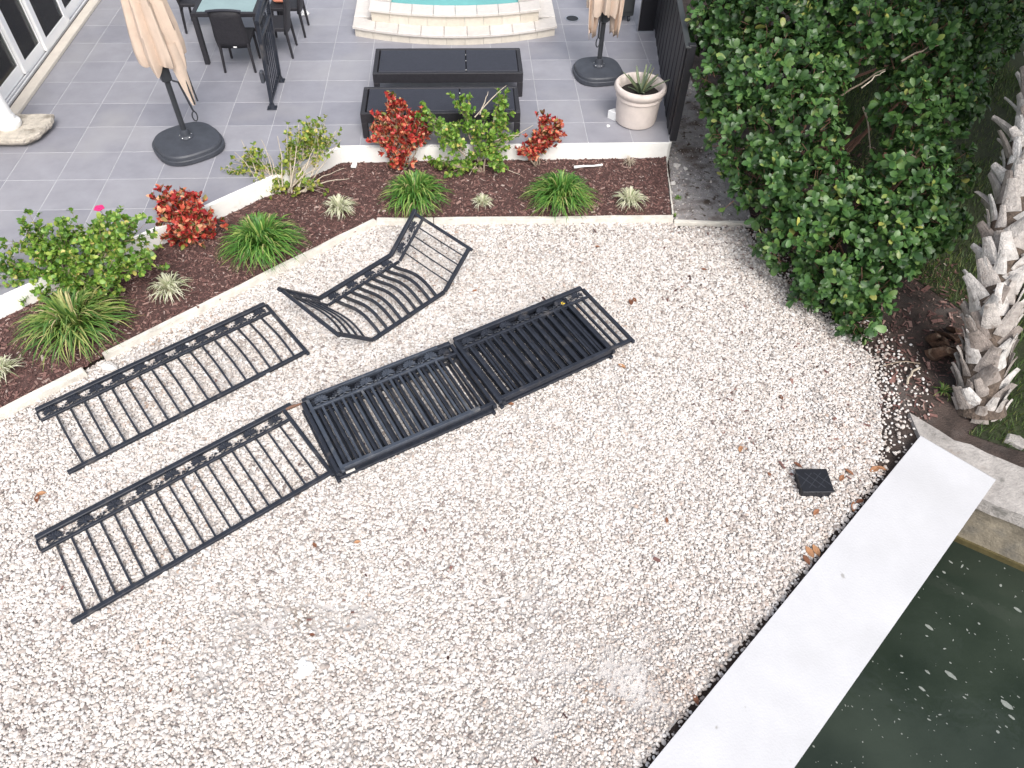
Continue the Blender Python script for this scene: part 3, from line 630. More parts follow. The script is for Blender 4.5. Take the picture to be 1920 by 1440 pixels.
def panel_parts(t, M, L, Hh, npk, m='fence', bow=0, pw_=.020, hand=True, posts=(1, 1), flowers=True, yb=-.155, nfl=None, ext=(0, 0), peak=1.25):
    "rails run along x, pickets along -y; M places the panel in its thing"
    def bd(mb, nm, sm=False): o = mb.build(nm, m, t, sm); o.matrix_local = M; return o
    if hand: bd(sbox(-ext[0], L + ext[1], -.026, .026, -.018, .022, .006), 'top_rail')
    else: bd(sbox(0, L, -.016, .016, -.016, .016), 'top_rail')
    bd(sbox(0, L, yb - .014, yb + .014, -.014, .014), 'middle_rail'); bd(sbox(0, L, -Hh - .020, -Hh + .020, -.018, .018), 'bottom_rail')
    for k, x in enumerate((-.002, L + .002)):
        if posts[k] == 1: bd(sbox(x - .018, x + .018, -Hh - .045, -.027, -.0175, .0175), 'end_post')
        elif posts[k] == 2: bd(sbox(x - .008, x + .008, yb + .015, -.027, -.008, .008), 'end_post')
    hp = pw_ / 2; pk = None
    for k in range(npk):
        x = L * (k + 1) / (npk + 1)
        if pk is None:
            if bow:
                pts = [(0, yb - .012 + (-Hh + .022 - yb) * s, bow * math.sin(PI * s ** peak)) for s in np.linspace(0, 1, 13)]
                mb = MB().tube(pts, hp * 1.4, 4, 1, Vector((0, 0, 1)))
            else: mb = sbox(-hp, hp, -Hh + .021, yb - .0145, -hp, hp, 0)
            pk = mb.mesh('picket', m)
        link('picket', pk, t, M @ Matrix.Translation((x, 0, 0)) @ Matrix.Rotation(random.uniform(-.01, .01), 4, 'Z'))
    if flowers:
        nf = nfl or max(2, round(L / .225))
        for k in range(nf):
            x = L * (k + .5) / nf
            link('shell_ornament', SH[m], t, M @ Matrix.Translation((x, yb + .064, 0)) @ Matrix.Rotation(random.uniform(-.06, .06), 4, 'Z') @ Matrix.Scale(1.13, 4))
            if k < nf - 1: link('scroll_ornament', SCR[m], t, M @ Matrix.Translation((x + L / nf / 2, yb + .042, 0)))
I4 = Matrix.Identity(4)
def panel(label, a, b, z, Hh, npk, **kw):
    "a, b: world xy of the two top rail ends"
    a = Vector(a); b = Vector(b); d = b - a
    t = thing('railing_panel', label, 'railing', (a.x, a.y, z), math.atan2(d.y, d.x), kw.pop('group', 'railing panels lying on the gravel'))
    panel_parts(t, I4, d.length, Hh, npk, **kw); return t
panel('dark railing panel with gently bowed pickets lying flat beside the edging boards', (-4.25, 4.73), (-2.28, 6.17), G + .034, .92, 17, bow=.055, nfl=11, posts=(2, 1))
panel('black railing panel with straight thin pickets lying alone, lowest on the gravel', (-3.76, 3.32), (-1.87, 4.66), G + .034, .94, 18, nfl=9, posts=(2, 1), ext=(.0, .09), pw_=.017)
# three-sided bay railing
bt = thing('bay_railing', 'three-sided black railing with bulging pickets and raised end wings', 'railing', (-1.68, 6.24, G + .04), math.atan2(.72, .75), 'railing panels lying on the gravel')
LC = 1.04
panel_parts(bt, I4, LC, .92, 9, bow=.115, nfl=4, pw_=.028, posts=(0, 0), peak=1.35)
Mw = Matrix.Translation((LC + .012, 0, .004)) @ Matrix.Rotation(math.radians(-44), 4, 'Y'); panel_parts(bt, Mw, .56, .92, 4, nfl=2, posts=(0, 1), pw_=.015, ext=(.012, .05), bow=.03)
Mw = Matrix.Translation((-.012, 0, .004)) @ Matrix.Rotation(math.radians(44), 4, 'Y') @ Matrix.Translation((-.56, 0, 0)); panel_parts(bt, Mw, .56, .92, 4, bow=.05, nfl=2, posts=(1, 0), pw_=.018, ext=(.05, .012))
# the stack: two piles end to end
def pile(a, ang, specs, grp):
    for k, (dx, dy, z, L, npk, m, lab, kw) in enumerate(specs):
        d = Vector((math.cos(ang), math.sin(ang))); q = Vector(a) + d * dx + Vector((-d.y, d.x)) * dy
        panel(lab, q, q + d * L, G + z, .93, npk, m=m, group=grp, **kw)
gr = 'railing panels stacked in two piles'
pile((-1.655, 4.69), math.radians(26.9), [
    (-.03, -.015, .028, 1.62, 15, 'fence', 'lowest black railing panel of the shorter pile with pale end block', dict(pw_=.026)),
    (.0, .015, .072, 1.62, 15, 'fence', 'second black railing panel from the ground in the shorter pile', dict(pw_=.026)),
    (-.015, .0, .114, 1.62, 15, 'fence', 'third black railing panel from the ground in the shorter pile', dict(pw_=.026)),
    (.03, -.015, .152, 1.42, 13, 'fencenew', 'uppermost charcoal railing panel of the shorter pile with clear shell ornaments', dict(pw_=.024, hand=False, posts=(1, 0), nfl=6))], gr)
pile((-.185, 5.435), math.radians(28.0), [
    (.035, .01, .028, 1.342, 13, 'fence', 'lowest black railing panel of the longer pile', dict(pw_=.028)),
    (.06, .03, .072, 1.342, 13, 'fence', 'second black railing panel from the ground in the longer pile', dict(pw_=.026)),
    (.047, .0, .114, 1.342, 13, 'fence', 'third black railing panel from the ground in the longer pile', dict(pw_=.026)),
    (.0, -.008, .152, 1.63, 16, 'fence', 'uppermost black railing panel of the longer pile, overhanging its far end', dict(pw_=.024, posts=(1, 1), nfl=7))], gr)
for k, ((x, y), lab) in enumerate((((657, 884), 'white wood block under the near corner of the railing pile'), ((912, 766), 'white wood block where the two railing piles meet'))):
    p = P(x, y, G + .02); o = MB().box((0, 0, .02), (.09, .05, .06), bev=.004).build('wood_block', 'whiteblock'); o.location = (p.x, p.y, G); o.rotation_euler.z = .45 + .1 * k
    tag(o, lab, 'block', 'white blocks under the railings')
p = P(658, 632, G); o = MB().box((0, 0, .03), (.06, .11, .02), bev=.003).build('wood_scrap', 'whiteblock'); o.location = (p.x, p.y, G); o.rotation_euler.z = -.2; tag(o, 'pale wood scrap at the foot of the bay railing', 'block')
p = P(1055, 567, G + .17)
fl = MB()
for k in range(5): a = k * 1.257; fl.blob((.016 * math.cos(a), .016 * math.sin(a), 0), (.012, .012, .005), 4, 7, .05)
o = fl.build('fallen_flower', 'yellow'); o.location = (p.x, p.y, G + .155); tag(o, 'small yellow flower lying on the stacked railing', 'flower')
# upright railing on the patio
ur = thing('upright_railing', 'black railing section standing upright on base plates by the dining chairs', 'railing', (-2.68, 9.82, 0))
ub = lambda mb, nm: mb.build(nm, 'fence', ur)
lean = .07
for y in (0, .77):
    ub(MB().tube([(.0, y, .0), (lean, y, 1.18)], .030, 4), 'end_post'); ub(MB().box((0, y, .008), (.13, .11, .016), bev=.004), 'base_plate'); ub(MB().tube([(.0, y, .016), (0.004, y, .07)], [.05, .032], 8), 'post_collar')
for z in (.10, .95, 1.15): ub(MB().tube([(lean * z / 1.18, .025, z), (lean * z / 1.18, .745, z)], .022, 4), 'rail')
for k in range(6): y = .77 * (k + 1) / 7; ub(MB().tube([(lean * .1, y, .12), (lean * .8, y, .94)], .012, 4), 'picket')
ub(MB().tube([(lean, -.04, 1.19), (lean, .2, 1.24), (lean, .385, 1.26), (lean, .57, 1.24), (lean, .81, 1.19)], .032, 6), 'top_rail')
for k in range(4):
    o = link('shell_ornament', SH['fence'], ur, Matrix.Translation((lean * .9, .11 + k * .185, 1.04)) @ Matrix.Rotation(PI / 2, 4, 'Y') @ Matrix.Rotation(PI / 2, 4, 'Z'))
o = MB().box((-.04, .02, .45), (.05, .09, .16), bev=.01).build('hinge_box', 'plastic', ur)

# ------------------------------------------------------------------ loungers
def lounger(label, x0, x1, y0, y1, h, slot):
    cx, cy = (x0 + x1) / 2, (y0 + y1) / 2; L, W = x1 - x0, y1 - y0
    t = thing('sun_lounger', label, 'sun lounger', (cx, cy, 0), 0, 'wicker loungers on the patio')
    b = lambda nm, m, c, d, bev=.006: MB().box(c, d, bev=bev).build(nm, m, t)
    for s in (-1, 1): b('side_rail', 'wicker', (0, s * (W / 2 - .025), h - .07), (L - .002, .05, .14))
    for s in (-1, 1): b('end_rail', 'wicker', (s * (L / 2 - .03), 0, h - .071), (.06, W - .102, .138))
    for sx in (-1, 1):
        for sy in (-1, 1): b('leg', 'wicker', (sx * (L / 2 - .04), sy * (W / 2 - .035), (h - .142) / 2), (.078, .068, h - .142))
    xs = -L / 2 + .075; xm = -L / 2 + L * slot; xe = L / 2 - .062
    b('seat_panel', 'wickertop', ((xs + xm) / 2, 0, h - .012), (xm - xs - .012, W - .125, .03)); b('back_panel', 'wickertop', ((xm + xe) / 2, 0, h - .012), (xe - xm - .012, W - .125, .03))
    for s in (-.3, 0.05, .3): b('hinge', 'steel', (xm, s * W, h - .03), (.016, .02, .02), .002)
    b('under_frame', 'wicker', (0, 0, h - .10), (L - .2, W - .2, .02))
    return t
lounger('long black wicker lounger beside the spa steps', -1.27, .84, 10.08, 10.84, .36, .62)
lounger('long black wicker lounger beside the planting bed, partly hidden by the croton', -1.36, .735, 9.02, 9.72, .36, .62)

# ------------------------------------------------------------------ umbrellas
def umbrella(label, x, y, rot, ztop, tilt, seed, hem, canr, off, baser=.42, round_=False):
    t = thing('patio_umbrella', label, 'umbrella', (x, y, 0), rot, 'closed patio umbrellas'); random.seed(seed)
    prof = [(.95, 0), (1.0, .015), (1.0, .065), (.985, .072), (.945, .074), (.94, .084), (.935, .104), (.90, .122), (.30, .150), (.12, .152)]
    def sq(r, z, a):
        k = 2.75; c, s_ = abs(math.cos(a)), abs(math.sin(a)); return r * baser / ((c ** k + s_ ** k) ** (1 / k)) * .92
    MB().lathe(prof, 56, fn=sq).build('base', 'plastic', t, True).data.set_sharp_from_angle(angle=math.radians(22))
    for k in range(4): a = k * PI / 2 + .2; MB().box((baser * .7 * math.cos(a), baser * .7 * math.sin(a), .03), (.05, .03, .058), bev=.01).build('base_foot', 'plastic', t)
    MB().lathe([(.085, .14), (.09, .16), (.06, .185), (.055, .24), (.05, .26)], 20).build('collar', 'plastic', t, True)
    for k in range(5): a = k * 1.257; MB().lathe([(.010, 0), (.010, .012), (.006, .016)], 8, (.073 * math.cos(a), .073 * math.sin(a), .16)).build('bolt', 'steel', t)
    tp = lambda z: Vector((tilt[0] * z, tilt[1] * z, z))
    MB().tube([tp(.15), tp(ztop + .5)], .035, 16).build('pole', 'pole', t, True)
    ph = random.random() * 6
    def fold(r, z, a):
        q = (z - hem) / (ztop - hem); return r * (1 + .20 * math.sin(8 * a + ph + 2.0 * q) + .07 * math.sin(17 * a + 1.3 + 5 * q) + .05 * math.sin(3 * a))
    pr = [(canr * .93, 0), (canr, .05), (canr * 1.04, .22), (canr * .98, .5), (canr * .84, .9), (canr * .70, 1.3), (canr * .5, 1.7), (canr * .25, 2.1)]
    zz = []; n = 96; mb = MB(); V = []; F = []
    for r, z in pr:
        z = hem + z * (ztop - hem) / 2.1
        for k in range(n):
            a = 2 * PI * k / n; rr = fold(r, z, a); c = tp(z); dz = (.05 * math.sin(4 * a + ph) + .03 * math.sin(9 * a)) if z < hem + .02 else 0
            V.append((c.x + off[0] + rr * math.cos(a), c.y + off[1] + rr * math.sin(a), z + dz))
    for i in range(len(pr) - 1):
        for k in range(n): j = (k + 1) % n; F.append((i * n + k, i * n + j, (i + 1) * n + j, (i + 1) * n + k))
    mb.add(V, F); mb.build('canopy', 'canopy', t, True)
    return t, tp
t, tp = umbrella('closed tan patio umbrella on a dark weighted base by the sliding doors', -3.60, 8.86, math.radians(34), 2.8, (.0, .0), 3, 1.10, .235, (.05, .06), .46)
c = tp(1.08)
MB().box(tuple(c + Vector((0, 0, -.08))), (.12, .12, .20), bev=.02).build('crank_box', 'pole', t)
MB().tube([(.045, -.06, .92), (.10, -.10, .90), (.13, -.10, .72), (.16, -.11, .52), (.17, -.11, .50)], .013, 6).build('crank_arm', 'pole', t)
MB().tube([(.16 + .03 * math.cos(a), -.115, .44 + .065 * math.sin(a)) for a in np.linspace(0, 6.283, 13)], .009, 5).build('crank_handle', 'pole', t)
for k, (dx, dy) in enumerate(((.17, -.16), (.23, -.10))):
    MB().tube([(dx - .07, dy + .06, 1.25), (dx, dy, 1.0), (dx + .02, dy - .02, .62)], .011, 6).build('rib_end', 'pole', t)
cz = []; V = []; F = []
for i in range(9):
    s = i / 8; z = 1.38 - .78 * s; wd = .085 * (1 - .75 * s ** 2); cx_ = .13 + .06 * s; cy_ = -.13 - .02 * s
    for k in range(8): a = 2 * PI * k / 8; V.append((cx_ + wd * math.cos(a) * (1 + .3 * math.sin(3 * a)), cy_ + wd * .55 * math.sin(a), z))
for i in range(8):
    for k in range(8): j = (k + 1) % 8; F.append((i * 8 + k, i * 8 + j, i * 8 + 8 + j, i * 8 + 8 + k))
MB().add(V, F + [tuple(range(64, 72))]).build('canopy_flap', 'canopy', t, True)
t, tp = umbrella('closed tan patio umbrella beside the potted plant', 2.02, 10.72, math.radians(8), 2.6, (.0, .0), 9, .93, .20, (.0, .03), .40)
MB().box((0, -.03, .92), (.13, .12, .26), bev=.03).build('crank_box', 'pole', t)
MB().tube([(-.09, -.10, .9), (-.09, -.11, .62)], .014, 6).build('crank_arm', 'pole', t)
MB().tube([(-.09 + .028 * math.cos(a), -.115, .55 + .07 * math.sin(a)) for a in np.linspace(0, 6.283, 13)], .009, 5).build('crank_handle', 'pole', t)
for s in (-1, 1):
    V = []; F = []
    for i in range(9):
        u = i / 8; z = 1.5 - .88 * u; wd = .12 * (1 - .45 * u ** 3)
        for k in range(9): q = k / 8 - .5; V.append((s * (.16 + wd * q * 1.6), -.06 + .05 * math.sin(k * 1.9 + u), z + .05 * math.sin(k * 1.3)))
    for i in range(8):
        for k in range(8): a = i * 9 + k; F.append((a, a + 1, a + 10, a + 9))
    o = MB().add(V, F).build('canopy_flap', 'canopy', t, True); sm = o.modifiers.new('thickness', 'SOLIDIFY'); sm.thickness = .008
random.seed(77)

# ------------------------------------------------------------------ dining set
dt = thing('dining_table', 'black dining table with frosted glass top on the patio', 'table', (-3.40, 11.95, 0))
for s in (-1, 1):
    MB().box((s * .43, 0, .72), (.06, 1.70, .06), bev=.005).build('frame_rail', 'wicker', dt); MB().box((0, s * .82, .72), (.798, .06, .058), bev=.005).build('frame_rail', 'wicker', dt)
    for q in (-1, 1): MB().box((s * .43, q * .82, .344), (.07, .07, .688), bev=.005).build('leg', 'wicker', dt)
tg = mat('frosted_table_glass', (.26, .36, .36), .12, .1, 3)
MB().box((0, 0, .738), (.795, 1.575, .012), bev=.003).build('glass_top', tg, dt)
def chair(label, x, y, rot, tagw=True):
    t = thing('dining_chair', label, 'chair', (x, y, 0), rot, 'wicker dining chairs')   # faces +y, back at -y
    b = lambda nm, c, d, r=None: MB().box(c, d, rot=r, bev=.008).build(nm, 'wicker', t)
    b('seat', (0, .0, .43), (.46, .45, .05))
    R = Matrix.Rotation(math.radians(8), 3, 'X')
    V = []; F = []
    for i in range(7):
        z = .36 + .54 * i / 6; yb_ = -.22 - .09 * i / 6; ww = .23 + .01 * math.sin(i)
        for k in range(9): u = k / 8 * 2 - 1; V.append((u * ww, yb_ - .03 * (1 - u * u), z + (.03 * (1 - u * u) if i == 6 else 0)))
    for i in range(6):
        for k in range(8): a = i * 9 + k; F.append((a, a + 1, a + 10, a + 9))
    o = MB().add(V, F).build('backrest', 'wicker', t, True); so_ = o.modifiers.new('thickness', 'SOLIDIFY'); so_.thickness = .03
    MB().tube([(u * .24, -.31 - .03 * (1 - u * u), .905 + .03 * (1 - u * u)) for u in np.linspace(-1, 1, 9)], .017, 8).build('top_rail', 'wickertop', t, True)
    for s in (-1, 1):
        MB().tube([(s * .20, -.22, .42), (s * .22, -.25, 0)], [.024, .018], 6).build('leg', 'wicker', t); MB().tube([(s * .20, .19, .42), (s * .21, .20, 0)], [.024, .018], 6).build('leg', 'wicker', t)
    if tagw: tag(MB().box((.02, -.262, .385), (.05, .006, .022), bev=.004).build('label_tag', 'whitebit', t), 'small white tag on the back')
    return t
chair('dark wicker dining chair with its back to the planting bed and a white tag', -3.30, 11.10, 0)
chair('dark wicker dining chair drawn up at the table behind the upright railing', -2.84, 11.50, PI / 2, False)
chair('dark wicker dining chair at the table, farther from the upright railing', -2.74, 12.20, PI / 2, False)
chair('dark wicker dining chair on the house side of the table', -4.12, 12.35, -PI / 2, False)
o = MB().box((0, 0, .05), (.22, .22, .06), bev=.025).build('cushion', 'orange'); o.location = (-2.80, 12.20, .456); tag(o, 'orange cushion on the chair at the table end', 'cushion')

# ------------------------------------------------------------------ pot, drain, cabinet, right-hand fence
p = P(1199, 233, 0)
pot = thing('plant_pot', 'large pale cast stone pot near the patio corner', 'pot', (p.x - .045, p.y + .10, 0))
MB().lathe([(.245, 0), (.275, .02), (.285, .06), (.292, .20), (.30, .36), (.318, .375), (.318, .40), (.312, .415), (.335, .445), (.352, .475), (.352, .51), (.335, .535), (.305, .54), (.285, .52), (.275, .46), (.27, .40)], 48, cap=False).build('pot_body', 'pot', pot, True)
MB().lathe([(.0, .005), (.245, .004)], 48, cap=False).build('pot_bottom', 'pot', pot)
mb = MB().lathe([(.274, .405), (.2, .415), (.1, .425), (.001, .43)], 32, cap=False).build('potting_soil', 'potsoil', pot, True)
ag = thing('potted_agave', 'spiky grey green plant growing in the pale pot', 'plant', (pot.location.x + .01, pot.location.y - .02, .42))
for k in range(17):
    a = k * 2.4; inc = .25 + .75 * (k / 16) ** .8; ln_ = random.uniform(.30, .44); d = Vector((math.cos(a) * math.sin(inc), math.sin(a) * math.sin(inc), math.cos(inc)))
    pts = [d * (ln_ * s) + Vector((0, 0, -.05 * s * s)) + Vector((math.cos(a), math.sin(a), 0)) * .02 for s in (0, .25, .5, .75, 1)]
    MB().tube(pts, [.020, .022, .020, .016, .008], 6, .35).build('leaf', 'agave', ag, True)
o = MB().prism([(-.13, .02), (-.04, -.07), (.10, -.05), (.10, .03), (-.05, .07)], 0, .12, .01).build('white_block', 'whitebit'); p = P(1150, 216, .06); o.location = (p.x + .06, p.y + .02, 0); tag(o, 'white block wedged against the side of the pale pot', 'block')
p = P(1073, 35, 0); dr = thing('floor_drain', 'round dark floor drain in the patio tiles by the spa', 'drain', (p.x, p.y, 0))
MB().lathe([(.12, .001), (.12, .005), (.105, .006)], 32).build('ring', 'steel', dr, True); MB().lathe([(.10, .004), (.10, .0075), (.02, .008)], 32).build('grate', 'drain', dr)
cb = thing('grill_cabinet', 'dark grey wheeled cabinet behind the closed umbrella', 'cabinet', (2.58, 12.75, 0))
MB().box((0, 0, .50), (.52, .50, .80), bev=.01).build('body', 'cabinet', cb); MB().box((0, -.262, .52), (.46, .02, .68), bev=.004).build('door', 'cabinet', cb); MB().box((0, 0, .92), (.58, .56, .04), bev=.008).build('top', 'cabinet', cb)
for sx in (-1, 1):
    for sy in (-1, 1): MB().tube([(sx * .20 - .02, sy * .19, .05), (sx * .20 + .02, sy * .19, .05)], .05, 14).build('wheel', 'plastic', cb)
FA, FB = Vector((2.765, 8.93)), Vector((3.20, 12.5)); fd = (FB - FA).normalized()
rf = thing('board_fence', 'black upright board fence along the patio side by the hedge', 'fence', (FA.x, FA.y, 0)); ang = math.atan2(fd.y, fd.x)
def fbx(nm, m, s0, s1, z0, z1, th, o_=0): 
    q = FA + fd * ((s0 + s1) / 2) + Vector((-fd.y, fd.x)) * o_; o = MB().box((0, 0, 0), (s1 - s0, th, z1 - z0), bev=.004).build(nm, m, rf); o.location = (q.x - FA.x, q.y - FA.y, (z0 + z1) / 2); o.rotation_euler.z = ang; return o
s = .06
k = 0
while s < 3.5: fbx('board', 'fenceboard', s, s + .148, .03, 1.24 + .012 * (k % 2), .022, .006 * (k % 2)); s += .152; k += 1
for s in (0, 1.75, 3.5): fbx('post', 'fenceboard', s - .045, s + .045, -.0, 1.30, .09, -.05)
for z in (.25, 1.0): fbx('rail', 'fenceboard', .05, 3.5, z - .03, z + .03, .03, -.035)
fbx('cap_rail', 'cabinet', -.05, 3.56, 1.262, 1.285, .07)
gt = thing('gate_panel', 'dark gate panel with a thin bright edge at the fence end', 'gate', (2.86, 12.15, 0))
MB().box((.14, .0, .80), (.26, .03, 1.56), bev=.004).build('panel', 'fenceboard', gt); MB().tube([(.0, -.02, .02), (-.0, -.02, 1.7)], .009, 6).build('edge_strip', 'steel', gt)

# small bits
p = P(1527, 902, G + .09); bxx = thing('valve_box', 'black square plastic box lid set in the gravel near the seawall', 'box', (p.x, p.y, G - .02), math.radians(-2))
MB().box((0, 0, .05), (.275, .235, .12), bev=.008).build('box_body', 'plasticbox', bxx); MB().box((0, 0, .1165), (.295, .255, .018), bev=.005).build('lid', 'plasticbox', bxx)
for k in range(3):
    for s in (-1, 1): MB().box(((k - 1) * .085, 0, .1266), (.004, .22, .003), rot=Matrix.Rotation(s * .75, 3, 'Z')).build('rib', 'plastic', bxx)
def litter(nm, x, y, z, mb, m, lab, cat, rz=0, group=None):
    p = P(x, y, z); o = mb.build(nm, m, None, False); o.location = (p.x, p.y, z); o.rotation_euler.z = rz; return tag(o, lab, cat, group)
litter('crumpled_paper', 572, 28, 0, MB().blob((0, 0, .03), (.06, .07, .035), 6, 9, .5), 'whitebit', 'crumpled white paper on the patio beside the dining chairs', 'paper')
litter('white_pebble', 1140, 238, 0, MB().blob((0, 0, .015), (.026, .024, .016), 6, 8, .2), 'whitebit', 'small white lump on the tiles in front of the pale pot', 'stone')
litter('white_scrap', 664, 309, -.215, MB().prism([(-.035, -.07), (.03, -.075), (.04, -.01), (.03, .07), (-.03, .08), (-.02, 0)], 0, .03, .008), 'whitebit', 'white scrap lying in the mulch by the wall corner', 'litter')
litter('white_stick', 1102, 314, -.22, MB().tube([(-.19, -.02, .02), (-.05, .0, .022), (.08, .005, .02), (.20, .03, .02)], [.020, .014, .012, .015], 7), 'whitebit', 'white stick on the mulch below the wall', 'stick')
litter('white_rock', 206, 691, G, MB().blob((0, 0, .03), (.10, .055, .045), 7, 10, .2), 'rock', 'smooth white rock between the edging and the railing', 'rock', -.4)
litter('pale_chunk', 572, 1255, G, MB().blob((0, 0, .02), (.06, .07, .03), 7, 10, .4), 'whitebit', 'broken white chunk lying alone on the open gravel', 'rock')
for k, (x, y, r) in enumerate(((1268, 312, .05), (1262, 345, .045), (1285, 318, .035), (1258, 362, .03))):
    litter('rubble_stone', x, y, -.315, MB().blob((0, 0, .015), (r, r * .75, r * .5), 6, 8, .4), 'rock', 'pale rubble stone on the sandy path by the wall corner', 'stone', k, 'rubble stones by the wall corner')
litter('broken_concrete', 1903, 828, G, MB().prism([(-.10, -.05), (.06, -.08), (.12, .0), (.03, .07), (-.08, .05)], -.01, .045, .015), 'oldconcrete', 'broken grey concrete piece on the grass by the old seawall', 'rock', -.5)
litter('wood_sliver', 548, 768, G, MB().tube([(-.10, 0, .035), (0, .004, .04), (.12, 0, .035)], [.014, .018, .010], 5), 'redbark', 'thin brown wood sliver between two railing panels', 'stick', .45)
def deadleaf(x, y, s=.05, z=G, lab='brown fallen leaf on the pale gravel', grp='fallen leaves on the gravel'):
    mb = MB(); V = []; 
    for i, (u, w_) in enumerate(((0, .05), (.25, .4), (.55, .5), (.8, .3), (1, .03))):
        cz_ = .25 * (u - .5) ** 2; V += [((u - .5) * s * 2, -w_ * s, cz_ * s + .3 * w_ * s), ((u - .5) * s * 2, 0, cz_ * s), ((u - .5) * s * 2, w_ * s, cz_ * s + .4 * w_ * s)]
    F = [f for i in range(4) for f in ((i * 3, i * 3 + 3, i * 3 + 4, i * 3 + 1), (i * 3 + 1, i * 3 + 4, i * 3 + 5, i * 3 + 2))]
    mb.add(V, F); o = litter('fallen_leaf', x, y, z + .018, mb, 'deadleaf', lab, 'leaf', random.uniform(0, 6.3), grp); o.rotation_euler.x = random.uniform(-.3, .3)
    sm_ = o.modifiers.new('thickness', 'SOLIDIFY'); sm_.thickness = .0015
for x, y, s in ((70, 934, .05), (78, 925, .04), (1183, 566, .055), (1190, 562, .04), (1166, 686, .045), (958, 757, .035), (585, 1190, .025), (590, 1022, .03), (670, 1016, .03), (1388, 842, .04), (1395, 840, .03), (1496, 872, .045), (1530, 960, .045), (1518, 1035, .06), (1530, 1032, .06), (1512, 1050, .05), (1578, 896, .045), (1592, 885, .05), (1640, 880, .06), (1652, 878, .05), (1600, 950, .055), (1612, 940, .045), (1443, 890, .03), (1250, 975, .03), (1465, 745, .035), (890, 545, .03), (1320, 505, .035), (1500, 560, .04), (1585, 590, .045), (1305, 1312, .04), (1480, 1120, .03), (320, 1295, .02), (1120, 462, .03), (950, 465, .025)):
    ps = P(x, y, G); near = (ps.x - D1.x) * dkL.x + (ps.y - D1.y) * dkL.y
    if near < .45: deadleaf(x, y, s, lab='rusty brown fallen leaf along the edge of the white seawall cap', grp='fallen leaves along the seawall')
    elif x < 700: deadleaf(x, y, s, lab='small brown fallen leaf on the gravel around the railing panels', grp='fallen leaves around the railings')
    elif y < 600: deadleaf(x, y, s, lab='brown fallen leaf on the gravel between the bed and the hedge', grp='fallen leaves below the planting bed')
    else: deadleaf(x, y, s, lab='brown fallen leaf on the open pale gravel', grp='fallen leaves on the open gravel')

# ------------------------------------------------------------------ planting: helpers
def tuft(name, label, px, py, rad, hgt, nb, m, group, wid=.013, seed=0, cat='plant', sub='blades'):
    r = np.random.default_rng(seed); p = P(px, py, -.26); z0 = mulch_z(p.x, p.y); p = P(px, py, z0)
    t = thing(name, label, cat, (p.x, p.y, z0), 0, group); ns_ = 7
    a = r.uniform(0, 2 * PI, nb); reach = rad * (r.uniform(.1, 1.05, nb) ** .7); hh = hgt * r.uniform(.65, 1.1, nb) * (1 - .35 * (reach / rad) ** 2); w_ = wid * r.uniform(.8, 1.5, nb); tw = r.normal(0, .35, nb)
    b0 = r.uniform(0, rad * .22, nb); V = np.zeros((nb, ns_, 2, 3)); s = np.linspace(0, 1, ns_)
    for i, u in enumerate(s):
        rr = b0 + (reach - b0 * .5) * u ** 1.15; z = hh * (1.9 * u - 1.0 * u ** 2 - .55 * (reach / rad) * u ** 3) ; z = np.maximum(z, .005)
        aa = a + tw * u; wv = w_ * (1 - u ** 2.2) * (.55 + .6 * min(1, u * 3)) * .5 + .0006
        c = np.stack([np.cos(aa) * rr, np.sin(aa) * rr, z], 1); sd = np.stack([-np.sin(aa), np.cos(aa), r.normal(0, .25, nb)], 1)
        V[:, i, 0] = c - sd * wv[:, None]; V[:, i, 1] = c + sd * wv[:, None]
    base = np.arange(nb)[:, None] * ns_ * 2; q = np.array([[2 * i, 2 * i + 1, 2 * i + 3, 2 * i + 2] for i in range(ns_ - 1)])
    o = np_mesh(sub, V.reshape(-1, 3), (base[:, :, None] + q[None]).reshape(-1, 4), m, t); o['kind'] = 'stuff'
    if hgt > .14: MB().lathe([(rad * .2, -.02), (rad * .16, .03), (rad * .08, .06)], 10).build('crown', 'bark', t)
    return t
gl_ = 'strap leaf clumps in the mulch bed'
tuft('lilyturf', 'broad green grassy clump with yellowing tips at the gap in the edging', 150, 622, .60, .54, 560, 'lilyold', gl_, .017, 1)
tuft('lilyturf', 'green grassy clump between the croton ball and the twiggy shrub', 497, 470, .54, .52, 540, 'lily', gl_, .015, 2)
tuft('lilyturf', 'green grassy clump beneath the tall red croton', 780, 380, .48, .48, 460, 'lily', gl_, .015, 3)
tuft('lilyturf', 'green grassy clump near the white stick', 1050, 382, .50, .50, 480, 'lily', gl_, .015, 4)
gv = 'pale variegated tufts in the mulch bed'
tuft('variegated_tuft', 'pale cream striped tuft beside the large yellowing grassy clump', 322, 548, .26, .29, 150, 'varieg', gv, .011, 5)
tuft('variegated_tuft', 'pale cream striped tuft under the twiggy shrub', 637, 398, .25, .28, 150, 'varieg', gv, .010, 6)
tuft('variegated_tuft', 'small pale tuft between two green grassy clumps', 905, 386, .17, .20, 90, 'varieg', gv, .008, 7)
tuft('variegated_tuft', 'pale cream striped tuft at the end of the bed by the path', 1180, 384, .25, .29, 150, 'varieg', gv, .010, 8)
tuft('variegated_tuft', 'pale cream striped tuft where the edging leaves the picture, beyond the yellowing clump', 8, 700, .22, .22, 110, 'varieg', gv, .010, 9)
tuft('dry_tuft', 'small dry brown tuft against the white wall', 1180, 310, .13, .16, 60, 'palewood', None, .006, 10)

